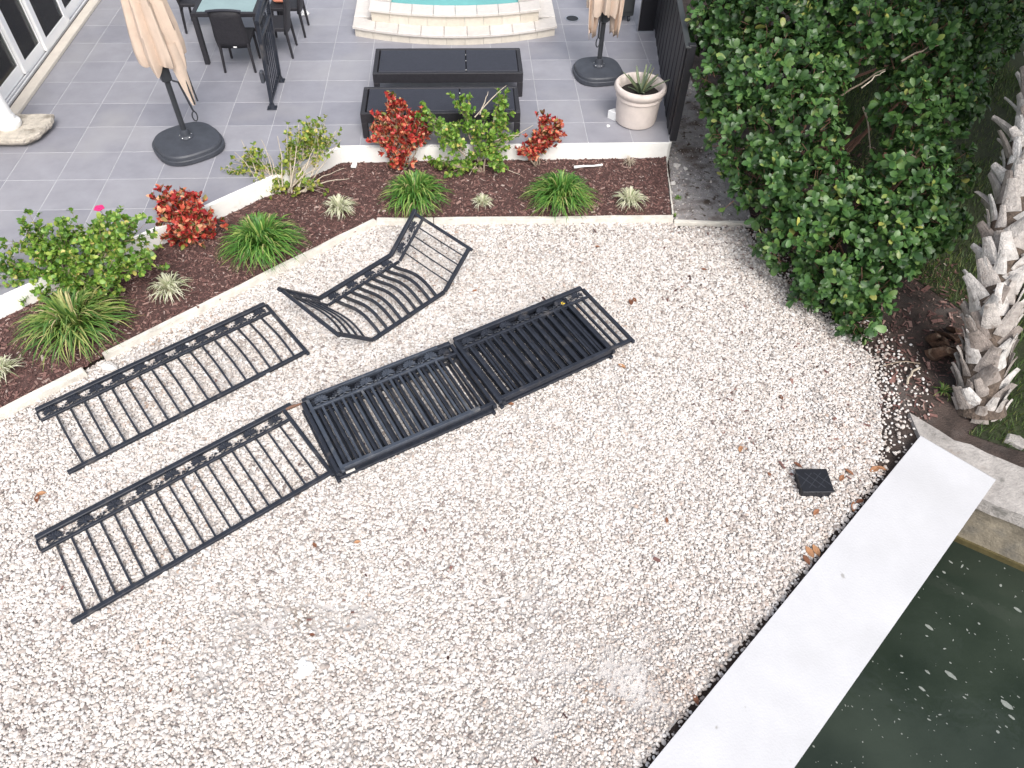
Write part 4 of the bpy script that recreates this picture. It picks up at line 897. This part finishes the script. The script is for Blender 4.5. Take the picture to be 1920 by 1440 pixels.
def whorl(C0, AX, k, r, lmin, lmax, wr, spread=.9):
    "k leaves round each twig tip: C0 (n,3) tips, AX (n,3) axes"
    n = len(C0); AX = nrm(AX); T = nrm(np.cross(AX, r.normal(size=(n, 3)))); B = np.cross(AX, T); O = []; A = []; N = []
    for i in range(k):
        an = i * 2.4 + r.uniform(-.4, .4, n); sp_ = spread * r.uniform(.55, 1.25, n); rad = T * np.cos(an)[:, None] + B * np.sin(an)[:, None]
        d = AX * np.cos(sp_)[:, None] + rad * np.sin(sp_)[:, None]; d[:, 2] -= .10; d = nrm(d)
        O.append(C0 - AX * (r.uniform(0, .05, n) * (i / k))[:, None]); A.append(d); N.append(nrm(AX * np.sin(sp_)[:, None] - rad * np.cos(sp_)[:, None] + r.normal(0, .2, (n, 3))))
    O = np.concatenate(O); A = np.concatenate(A); N = np.concatenate(N); L_ = r.uniform(lmin, lmax, len(O)); return O, A, N, L_, L_ * wr * r.uniform(.8, 1.15, len(O))
def shrub(name, label, base, tips, stems, m, mo, r, k=6, lmin=.035, lmax=.06, wr=.30, nobj=180, group=None, bark='bark', spread=.95, kind='oval', along=3, srad=.009):
    "base world point; tips (n,3) local tip points; stems: main stem end points (local) the tips branch from"
    t = thing(name, label, 'shrub', tuple(base), 0, group)
    stems = np.array(stems, float)
    for s_ in stems:
        MB().tube(curve_pts((random.uniform(-.05, .05), random.uniform(-.05, .05), -.03), s_, (random.uniform(-.06, .06), random.uniform(-.06, .06), .03), 6, .012), [srad * (1.5 - i * .17) for i in range(7)], 6).build('stem', bark, t, True)
    O = []; AX = []; tw_ = MB()
    for p in tips:
        j = np.argmin(((stems - p) ** 2).sum(1)); s_ = stems[j] * random.uniform(.45, .95); s_ = s_ if p[2] > s_[2] else s_ * .6
        pts = curve_pts(s_, p, (random.uniform(-.03, .03), random.uniform(-.03, .03), .02), 4, .008); tw_.tube(pts, [srad * .5, srad * .42, srad * .35, srad * .3, srad * .2], 4)
        O.append(p); AX.append(np.array(pts[-1] - pts[-2]) + np.array([0, 0, .02]))
        for q in range(along):
            i_ = 2 + (q % 3); a_ = pts[i_ - 1].lerp(pts[i_], random.random()); O.append(np.array(a_)); v = np.array(pts[i_] - pts[i_ - 1]); AX.append(nrm(v) + r.normal(0, .6, 3))
    o = tw_.build('twigs', bark, t); o['kind'] = 'stuff'
    O, A, N, L_, W_ = whorl(np.array(O), np.array(AX), k, r, lmin, lmax, wr, spread)
    ok = O[:, 2] > .015; O, A, N, L_, W_ = O[ok], A[ok], N[ok], L_[ok], W_[ok]
    cd_ = np.linalg.norm(O + np.array(base) - np.array([0, 0, CH]), axis=1) - L_ * 6; idx = np.argsort(cd_); a_, b_ = idx[:nobj], idx[nobj:]
    leaf_objects('leaf', O[a_], A[a_], N[a_], L_[a_], W_[a_], mo, t, kind)
    if len(b_): leaf_cloud('foliage', O[b_], A[b_], N[b_], L_[b_], W_[b_], m, t, kind)['kind'] = 'stuff'
    return t
def base_at(px, py):
    p = P(px, py, -.25); z = mulch_z(p.x, p.y); p = P(px, py, z); return Vector((p.x, p.y, z))
def tip_from_px(b, lst, r, nper, sp_):
    "tip points round photo pixels: (x, y, forward offset from the base in metres, spread); the height follows from the pixel ray at that distance"
    T = []
    for (x, y, dy) in lst:
        d = FW + RT * ((x - 960) / FOC) + UP * ((720 - y) / FOC); s = (b.y + dy) / d.y; c = np.array(Vector((0, 0, CH)) + d * s) - np.array(b)
        for _ in range(nper): T.append(c + r.normal(0, sp_, 3))
    T = np.array(T); T[:, 2] = np.maximum(T[:, 2], .05); return T
r = np.random.default_rng(5)
# big bright shrub at the left with a pink flower
b = base_at(150, 545)
hl = [(60, 415, .25), (25, 470, .15), (10, 500, .05), (75, 470, .05), (110, 445, .2), (140, 440, .1), (175, 430, .25), (190, 425, .2), (235, 410, .1), (250, 420, .0), (100, 500, 0), (140, 490, -.05), (180, 480, 0), (215, 470, 0), (60, 520, -.05), (30, 540, -.1), (120, 530, -.1), (170, 525, -.1), (210, 515, -.12), (250, 480, -.1), (280, 470, -.1), (15, 575, -.15), (50, 560, -.2), (215, 545, -.2), (150, 460, .1), (90, 480, .05), (5, 555, -.1)]
tp_ = tip_from_px(b, hl, r, 11, .085)
sh = shrub('hibiscus_shrub', 'wide bright green shrub with one pink flower behind the large grassy clump', b, tp_, tip_from_px(b, [(60, 440, .2), (120, 470, .1), (180, 460, .15), (235, 430, .05), (20, 520, 0), (260, 490, -.1), (130, 510, -.05)], r, 1, .02), 'hib', 'hibobj', r, 6, .036, .064, .37, 300, along=4)
fp = tip_from_px(b, [(186, 391, .2)], r, 1, .001)[0]; mb = MB()
MB().tube([(fp[0], fp[1], fp[2] - .15), (fp[0] + .01, fp[1], fp[2] - .07), tuple(fp)], .003, 5).build('flower_stalk', 'bark', sh)
for k in range(5): a = k * 1.257; mb.blob((fp[0] + .028 * math.cos(a), fp[1] + .028 * math.sin(a), fp[2] + .006), (.028, .028, .010), 5, 8, .1)
tag(mb.build('flower', 'pink', sh, True), 'pink open flower')
# sparse twiggy shrub by the wall corner
b = base_at(540, 362)
tl = [(585, 232, .32), (575, 262, .25), (610, 262, .22), (540, 250, .25), (440, 300, .15), (430, 320, .12), (455, 345, .05), (480, 310, .12), (600, 235, .3), (565, 255, .28), (580, 240, .3), (590, 260, .3), (620, 255, .25), (545, 265, .25), (555, 285, .2), (530, 290, .2), (540, 310, .15), (520, 330, .1), (560, 330, .1), (500, 340, .05), (620, 275, .2), (590, 280, .2), (470, 330, .1), (465, 280, .2), (470, 300, .2), (530, 355, 0), (555, 365, 0), (600, 350, -.1), (510, 375, -.05)]
shrub('twiggy_shrub', 'sparse yellow green twiggy shrub at the bend of the white wall', b, tip_from_px(b, tl, r, 7, .06), tip_from_px(b, [(580, 250, .3), (545, 275, .2), (620, 260, .2), (455, 285, .2), (500, 320, .1), (440, 330, .15), (600, 310, .1)], r, 1, .02), 'hibyel', 'hibyelobj', r, 5, .030, .055, .38, 200, None, 'palewood', along=2)
tw = bpy.data.objects['twiggy_shrub']
for (x, y, dy, x2, y2) in ((560, 232, .3, 545, 350), (600, 245, .3, 560, 350), (630, 245, .25, 570, 360), (640, 262, .2, 575, 370), (520, 255, .25, 530, 350), (500, 285, .2, 525, 360), (440, 285, .2, 495, 365), (490, 262, .22, 515, 355), (425, 310, .2, 470, 370), (400, 345, .15, 480, 365), (452, 262, .25, 490, 360), (405, 360, .1, 470, 368), (645, 315, 0, 570, 392), (655, 335, -.05, 575, 395), (480, 290, .2, 520, 370)):
    a = tip_from_px(b, [(x, y, dy)], r, 1, .001)[0]; c = tip_from_px(b, [(x2, y2, -.05)], r, 1, .001)[0]
    MB().tube(curve_pts(c, a, (.02, .02, .04), 6, .012), [.009, .008, .007, .006, .005, .004, .003], 6).build('bare_stem', 'palewood', tw, True)
# bright shrub in front of the loungers
b = base_at(905, 318)
ml = [(800, 205, .2), (795, 225, .15), (815, 245, .1), (865, 190, .25), (870, 215, .2), (880, 235, .15), (850, 250, .1), (860, 275, .05), (900, 225, .15), (910, 245, .1), (940, 180, .3), (945, 200, .25), (935, 220, .2), (895, 265, .05), (920, 270, .05), (840, 260, .1), (830, 300, -.05), (815, 310, -.05), (850, 320, -.1), (880, 300, 0), (940, 240, .1), (940, 310, -.1), (900, 290, 0), (865, 240, .15), (955, 262, .1), (930, 300, -.05)]
mid = shrub('leafy_shrub', 'light green leafy shrub in the bed in front of the loungers', b, tip_from_px(b, ml, r, 6, .065), tip_from_px(b, [(865, 200, .2), (900, 230, .15), (940, 195, .25), (830, 250, .1), (930, 265, .05), (860, 310, -.1)], r, 1, .02), 'hib', 'hibobj', r, 5, .038, .066, .40, 300, None, 'bark', along=3)
for (x, y, dy, x2, y2) in ((950, 160, .35, 890, 220), (915, 172, .3, 900, 215), (1000, 235, .1, 930, 285), (975, 255, .05, 925, 265), (975, 335, -.2, 900, 322), (880, 345, -.2, 895, 320)):
    a = tip_from_px(b, [(x, y, dy)], r, 1, .001)[0]; c = tip_from_px(b, [(x2, y2, .05)], r, 1, .001)[0]
    MB().tube(curve_pts(c, a, (.01, .02, .02), 6, .010), [.008, .007, .006, .006, .005, .004, .003], 6).build('bare_stem', 'palewood', mid, True)
# crotons
def croton(label, px, py, lst, nper, sp_, n, seed, lmin=.05, lmax=.085):
    r = np.random.default_rng(seed); b = base_at(px, py)
    return shrub('croton', label, b, tip_from_px(b, lst, r, nper * 6, sp_ * 1.5), tip_from_px(b, lst[::3], r, 1, .02), 'crotonmass', 'croton', r, 7, lmin * .95, lmax * 1.0, .29, n, 'red crotons in the mulch bed', 'bark', .75, 'lance', 1, .008)
croton('dense ball of red croton leaves against the white wall', 350, 448, [(305, 375, .1), (320, 370, .12), (345, 370, .12), (365, 375, .1), (310, 400, .05), (335, 395, .05), (360, 400, .05), (385, 405, .05), (320, 425, 0), (345, 420, 0), (375, 425, 0), (330, 445, -.08), (355, 445, -.08), (375, 440, -.05), (395, 415, .03), (345, 405, 0)], 2, .04, 300, 41)
croton('tall red croton in front of the lounger', 755, 316, [(735, 190, .2), (745, 200, .2), (720, 220, .15), (740, 220, .12), (765, 215, .15), (780, 220, .12), (710, 245, .1), (735, 245, .08), (760, 245, .08), (785, 240, .1), (715, 262, .05), (745, 265, .05), (775, 262, .05), (735, 290, 0), (760, 290, 0), (750, 305, -.03), (770, 255, .05), (725, 235, .1), (795, 255, .1)], 2, .04, 300, 42, .045, .08)
croton('slim dark red croton leaning beside the leafy shrub', 1005, 312, [(1020, 222, .15), (1035, 230, .12), (1045, 240, .1), (1025, 245, .1), (1010, 255, .08), (1035, 255, .08), (1000, 265, .05), (1020, 270, .05), (1010, 280, 0), (1000, 285, 0), (980, 280, .05), (1030, 265, .05)], 2, .03, 190, 43, .04, .075)

# ------------------------------------------------------------------ hedge
lobes = [(1355, 40, 1.35, .42), (1450, 30, 1.55, .55), (1375, 150, 1.05, .45), (1460, 140, 1.25, .55), (1400, 260, .75, .45), (1490, 250, .95, .50), (1440, 345, .50, .42), (1530, 370, .55, .46), (1480, 440, .20, .36), (1570, 460, .25, .42), (1545, 530, .0, .32), (1620, 540, .02, .32), (1605, 600, -.12, .22), (1650, 450, .35, .42), (1700, 400, .55, .42), (1755, 420, .30, .30), (1700, 330, .85, .40), (1760, 310, .70, .36), (1540, 20, 1.65, .5), (1680, 470, .2, .34), (1640, 40, 1.75, .42), (1730, 90, 1.45, .46), (1770, 190, 1.05, .42), (1700, 200, 1.15, .35), (1540, 130, 1.25, .35), (1810, 60, 1.25, .4), (1400, -80, 1.6, .6), (1560, -90, 1.9, .6), (1740, -60, 1.7, .55), (1600, 390, .55, .34), (1840, 20, .95, .45), (1815, 120, .80, .36), (1885, -10, .55, .5), (1862, 70, .40, .36), (1930, 20, .3, .45)]
LC_ = []; 
for (x, y, z, rd) in lobes: q = P(x, y, z); LC_.append((q.x, q.y, q.z, rd))
LC_ = np.array(LC_); hb_ = Vector((4.25, 7.4, G - .02))
hd = thing('hedge_shrub', 'large dark green hedge of oval glossy leaves beside the sandy path', 'hedge', tuple(hb_))
r = np.random.default_rng(8); O = []; AX = []
for i, (x, y, z, rd) in enumerate(LC_):
    n = int(430 * rd * rd / .25 * .62); d = nrm(r.normal(size=(n, 3))); rr = rd * np.where(r.random(n) < .78, r.uniform(.82, 1.06, n), r.uniform(.35, .85, n)) * np.where(r.random(n) < .07, r.uniform(1.08, 1.30, n), 1)
    bump_ = 1 + .16 * np.sin(d[:, 0] * 7 + i) * np.sin(d[:, 1] * 6 + 2 * i) * np.cos(d[:, 2] * 5 + i)
    p = np.array([x, y, z]) + d * (rr * bump_)[:, None]; p[:, 2] = np.maximum(p[:, 2], G + .03 + r.uniform(0, .1, n))
    ok = np.ones(n, bool)
    for j, (a, b2, c, e_) in enumerate(LC_):
        if j != i: ok &= ~(np.linalg.norm(p - np.array([a, b2, c]), axis=1) < e_ * .62)
    O.append(p[ok]); AX.append((nrm(d) + np.array([-.05, -.12, .45]) + r.normal(0, .3, (n, 3)))[ok])
O = np.concatenate(O); AX = np.concatenate(AX)
ck = np.array(O); twm = MB()
for i in range(0, len(O), 3): a = Vector(O[i]) - hb_; d = Vector(AX[i]).normalized(); twm.tube([a - d * .16 + Vector(r.normal(0, .02, 3)), a - d * .06, a], [.005, .004, .003], 4)
o = twm.build('twigs', 'redbark', hd); o['kind'] = 'stuff'
csz = np.tile(r.uniform(.72, 1.22, len(O)), 6); O, A, N, L_, W_ = whorl(O, AX, 6, r, .066, .116, .28, 1.0); L_ = L_ * csz; W_ = W_ * csz; O = O - np.array(hb_)
dpt = np.linalg.norm(O + np.array(hb_) - np.array([0, 0, CH]), axis=1); W0 = O + np.array(hb_)
idx = np.argsort(dpt); vis = [i for i in idx if W0[i, 1] < 9.2][:2600]; sel = np.array(vis[::8][:300]); rest = np.setdiff1d(np.arange(len(O)), sel)
leaf_objects('leaf', O[sel], A[sel], N[sel], L_[sel] * 1.08, W_[sel] * 1.08, 'hedgeobj', hd)
leaf_cloud('foliage', O[rest], A[rest], N[rest], L_[rest], W_[rest], 'hedge', hd)['kind'] = 'stuff'
roots = [(3.75, 9.6), (4.1, 8.3), (4.0, 7.2), (4.55, 6.4), (5.0, 7.3), (5.0, 8.8), (4.5, 10.4)]
for i, (x, y, z, rd) in enumerate(LC_):
    q = min(roots, key=lambda a: (a[0] - x) ** 2 + (a[1] - y) ** 2); a = Vector((q[0] + random.uniform(-.1, .1), q[1] + random.uniform(-.1, .1), G - .05)) - hb_; b2 = Vector((x, y, z)) - hb_
    MB().tube(curve_pts(a, b2, (random.uniform(-.1, .1), random.uniform(-.1, .1), .1), 7, .03), [.032 - .0035 * k for k in range(8)], 7).build('branch', 'redbark', hd, True)
for (x1, y1, z1, x2, y2, z2, rr, m) in ((1600, 105, 1.3, 1700, 20, 1.75, .016, 'redbark'), (1585, 110, 1.2, 1615, -10, 1.75, .016, 'redbark'), (1690, 115, 1.5, 1760, 85, 1.62, .011, 'bark'), (1560, 195, .9, 1660, 130, 1.4, .012, 'bark'), (1615, 165, 1.3, 1660, 133, 1.5, .008, 'palewood'), (1618, 200, .6, 1632, 290, .1, .013, 'palewood'), (1540, 65, 1.5, 1555, 135, 1.1, .015, 'bark'), (1510, 62, 1.6, 1560, 80, 1.4, .012, 'redbark'), (1680, 290, 1.05, 1720, 298, 1.0, .009, 'palewood'), (1682, 292, 1.05, 1705, 320, .8, .011, 'bark'), (1530, 140, 1.4, 1565, 138, 1.2, .01, 'palewood'), (1575, 75, 1.5, 1540, 120, 1.2, .009, 'palewood'), (1660, 380, .8, 1672, 400, .6, .010, 'bark'), (1655, 500, .4, 1625, 540, .2, .01, 'bark')):
    MB().tube(curve_pts(P(x1, y1, z1) - hb_, P(x2, y2, z2) - hb_, (.02, .02, .03), 6, .012), [rr * (1.1 - .08 * k) for k in range(7)], 6).build('bare_branch', m, hd, True)

# ------------------------------------------------------------------ palm
tr = [Vector(P(1836, 772, G - .02)), Vector(P(1853, 640, .25)), Vector(P(1878, 500, .72)), Vector(P(1918, 330, 1.25)), Vector(P(1962, 150, 1.75)), Vector(P(2022, -60, 2.3)), Vector(P(2110, -380, 3.1))]
pb = tr[0]; pm = thing('palm_tree', 'leaning palm with a pale trunk covered in criss-cross leaf boots', 'palm', tuple(pb))
def spline(pts, t):
    n = len(pts) - 1; s = min(t * n, n - 1e-6); i = int(s); u = s - i; g_ = lambda k: pts[max(0, min(n, k))]
    a, b, c, d = g_(i - 1), g_(i), g_(i + 1), g_(i + 2); return .5 * ((2 * b) + (c - a) * u + (2 * a - 5 * b + 4 * c - d) * u * u + (3 * b - a - 3 * c + d) * u ** 3)
NP = 26; ax = [spline(tr, k / NP) - pb for k in range(NP + 1)]
trunk = MB().tube(ax, [.190 - .0012 * k + .05 * math.exp(-k * 1.1) for k in range(NP + 1)], 16).build('trunk', 'palmcore', pm, True)
slen = sum((ax[k + 1] - ax[k]).length for k in range(NP)); nb = int(slen / .052)
bv = []                                                       # boot: flat tapering split base, x outward, z along trunk
def boot_mesh():
    mb = MB(); rings = [(0.00, .085, .020, .0), (.10, .075, .026, .016), (.20, .058, .026, .042), (.28, .047, .022, .075), (.335, .040, .018, .105)]; V = []; F = []
    for z, w_, th, o_ in rings:
        V += [(o_, -w_, z), (o_ + th, -w_ * .55, z), (o_ + th * 1.2, 0, z), (o_ + th, w_ * .55, z), (o_, w_, z), (o_ - .006, 0, z)]
    for i in range(4):
        for k in range(6): j = (k + 1) % 6; F.append((i * 6 + k, i * 6 + j, i * 6 + 6 + j, i * 6 + 6 + k))
    F += [tuple(range(5, -1, -1)), tuple(range(24, 30))]
    return mb.add(V, F).mesh('leaf_boot', 'boot')
BM = boot_mesh(); nb = 295
for k in range(nb):
    t_ = (k + .5) / nb * .97; c = spline(tr, t_) - pb; d = (spline(tr, min(1, t_ + .02)) - spline(tr, max(0, t_ - .02))).normalized()
    a = k * 2.399; u = d.orthogonal().normalized(); u = (Matrix.Rotation(a, 3, d) @ u); v = d.cross(u)
    sc_ = random.uniform(.62, .90) * (1.0 if t_ > .02 else .85); flare = random.uniform(.0, .10) + (random.uniform(.15, .5) if random.random() < .3 and t_ > .12 else 0); tw2 = random.uniform(-.4, .4) + (.28 if k % 2 else -.28)
    M3 = Matrix((u, v, d)).transposed(); M3 = M3 @ Matrix.Rotation(tw2, 3, 'X') @ Matrix.Rotation(flare, 3, 'Y')
    M = Matrix.Translation(c - d * .10 + u * (.178 - .0012 * 26 * t_)) @ M3.to_4x4() @ Matrix.Diagonal((sc_ * .85, sc_ * random.uniform(1.0, 1.45), sc_ * random.uniform(.8, 1.2), 1)); link('leaf_boot', BM, trunk, M)
BR = BM.copy(); BR.materials.clear(); BR.materials.append(MT['palmroot'])
for k in range(14):
    q = P(1768 + random.uniform(-26, 30), 672 - k * 3.5 + random.uniform(-10, 10), G - .01) - pb; up = (ax[3] - q); up = Vector((up.x * .45 + random.uniform(-.12, .12), up.y * .45 + random.uniform(-.12, .12), .55)).normalized()
    u = Vector((-.5 + random.uniform(-.5, .5), -.8, .2)); u = (u - up * up.dot(u)).normalized(); v = up.cross(u); z_ = random.uniform(.85, 1.35)
    link('rotten_boot', BR, pm, Matrix.Translation(q) @ Matrix((u, v, up)).transposed().to_4x4() @ Matrix.Rotation(random.uniform(-.25, .25), 4, 'X') @ Matrix.Diagonal((z_ * 1.2, z_ * .75, z_, 1)))
cr = ax[-1]
for k in range(16):
    a = k * 2.399; el = random.uniform(-.1, 1.0); d = Vector((math.cos(a) * math.cos(el), math.sin(a) * math.cos(el), math.sin(el))); ln_ = 1.0
    st_ = [cr + d * (ln_ * s) + Vector((0, 0, -.25 * s * s)) for s in (0, .33, .66, 1)]; mb = MB().tube(st_, [.03, .022, .018, .012], 5); c = st_[-1]; u = d.cross(Vector((0, 0, 1))).normalized(); v = u.cross(d)
    for q in range(26):
        b2 = -1.9 + 3.8 * q / 25; e_ = d * math.cos(b2) + u * math.sin(b2); tip = c + e_ * .85 + Vector((0, 0, -.25)); s_ = e_.cross(v).normalized() * .016; m_ = c + e_ * .45 + Vector((0, 0, .02))
        mb.add([c - s_ * .4, c + s_ * .4, m_ + s_, m_ - s_, tip], [(0, 1, 2, 3), (3, 2, 4)])
    mb.build('frond', 'frond', pm)
# small plants and twigs by the palm
tuft_p = []
def gtuft(label, px, py, rad, hgt, nb_, m, seed, z=G):
    global mulch_z; old = mulch_z; mulch_z = lambda x, y: z; t = tuft('grass_tuft', label, px, py, rad, hgt, nb_, m, 'grass tufts near the palm', .007, seed, 'grass tuft'); mulch_z = old; return t
gtuft('thin grass tuft with orange blades at the palm foot', 1765, 735, .13, .12, 34, 'lilyold', 61); gtuft('small green weed on the sandy path', 1272, 372, .07, .05, 26, 'lily', 62, -.316); gtuft('little grass sprig growing at the end of the edging', 1265, 408, .05, .10, 14, 'lilyold', 63, -.316)
litter('twig', 1690, 690, G, MB().tube(curve_pts((-.2, 0, .02), (.2, .05, .03), (0, .03, .02), 5, .01), .006, 5), 'bark', 'curved twig on the soil beside the palm foot', 'twig', -.1)
litter('twig', 1715, 710, G, MB().tube(curve_pts((-.15, 0, .02), (.15, .05, .03), (0, .03, .01), 5, .01), .012, 5), 'palewood', 'thick pale stick on the soil near the palm', 'twig', .6)

# tree added out of view, only so that its canopy shades the lawn corner
tb = Vector((9.0, 8.0, G)); tt = thing('added_shade_tree', 'unseen leafy tree added beyond the lawn and palm to shade them', 'tree', tuple(tb))
MB().tube([(0, 0, -.1), (.05, -.1, 1.5), (-.1, -.3, 3.2), (-.3, -.6, 4.4)], [.24, .19, .15, .09], 10).build('trunk', 'bark', tt, True)
r = np.random.default_rng(14); cl = np.array([(-.3, -1.0, 5.0, 1.7), (-1.9, -1.6, 5.2, 1.5), (.9, -2.4, 4.9, 1.6), (-1.2, -3.2, 5.2, 1.5), (.6, -4.2, 5.0, 1.4), (-2.8, .4, 5.0, 1.5), (1.6, .6, 4.8, 1.6), (-1.2, 1.8, 5.1, 1.7), (-3.2, 2.4, 5.2, 1.4), (-2.0, 3.8, 5.2, 1.6), (.4, 3.4, 5.0, 1.6), (-.2, .4, 6.2, 1.6), (-2.9, -1.9, 5.3, 1.1)])
O = []; 
for x, y, z, rd in cl:
    n = int(1300 * rd); d = nrm(r.normal(size=(n, 3))); O.append(np.array([x, y, z]) + d * (rd * r.uniform(.3, 1.05, n) ** .6)[:, None] * np.array([1, 1, .62]))
    MB().tube(curve_pts((-.1, -.3, 3.0), (x, y, z), (0, 0, .2), 5, .05), [.08, .07, .06, .05, .04, .02], 6).build('limb', 'bark', tt, True)
O = np.concatenate(O); n = len(O); leaf_cloud('crown', O, r.normal(size=(n, 3)), r.normal(0, .5, (n, 3)) + np.array([0, 0, 1]), r.uniform(.10, .17, n), r.uniform(.035, .055, n), 'treeleaf', tt)['kind'] = 'stuff'
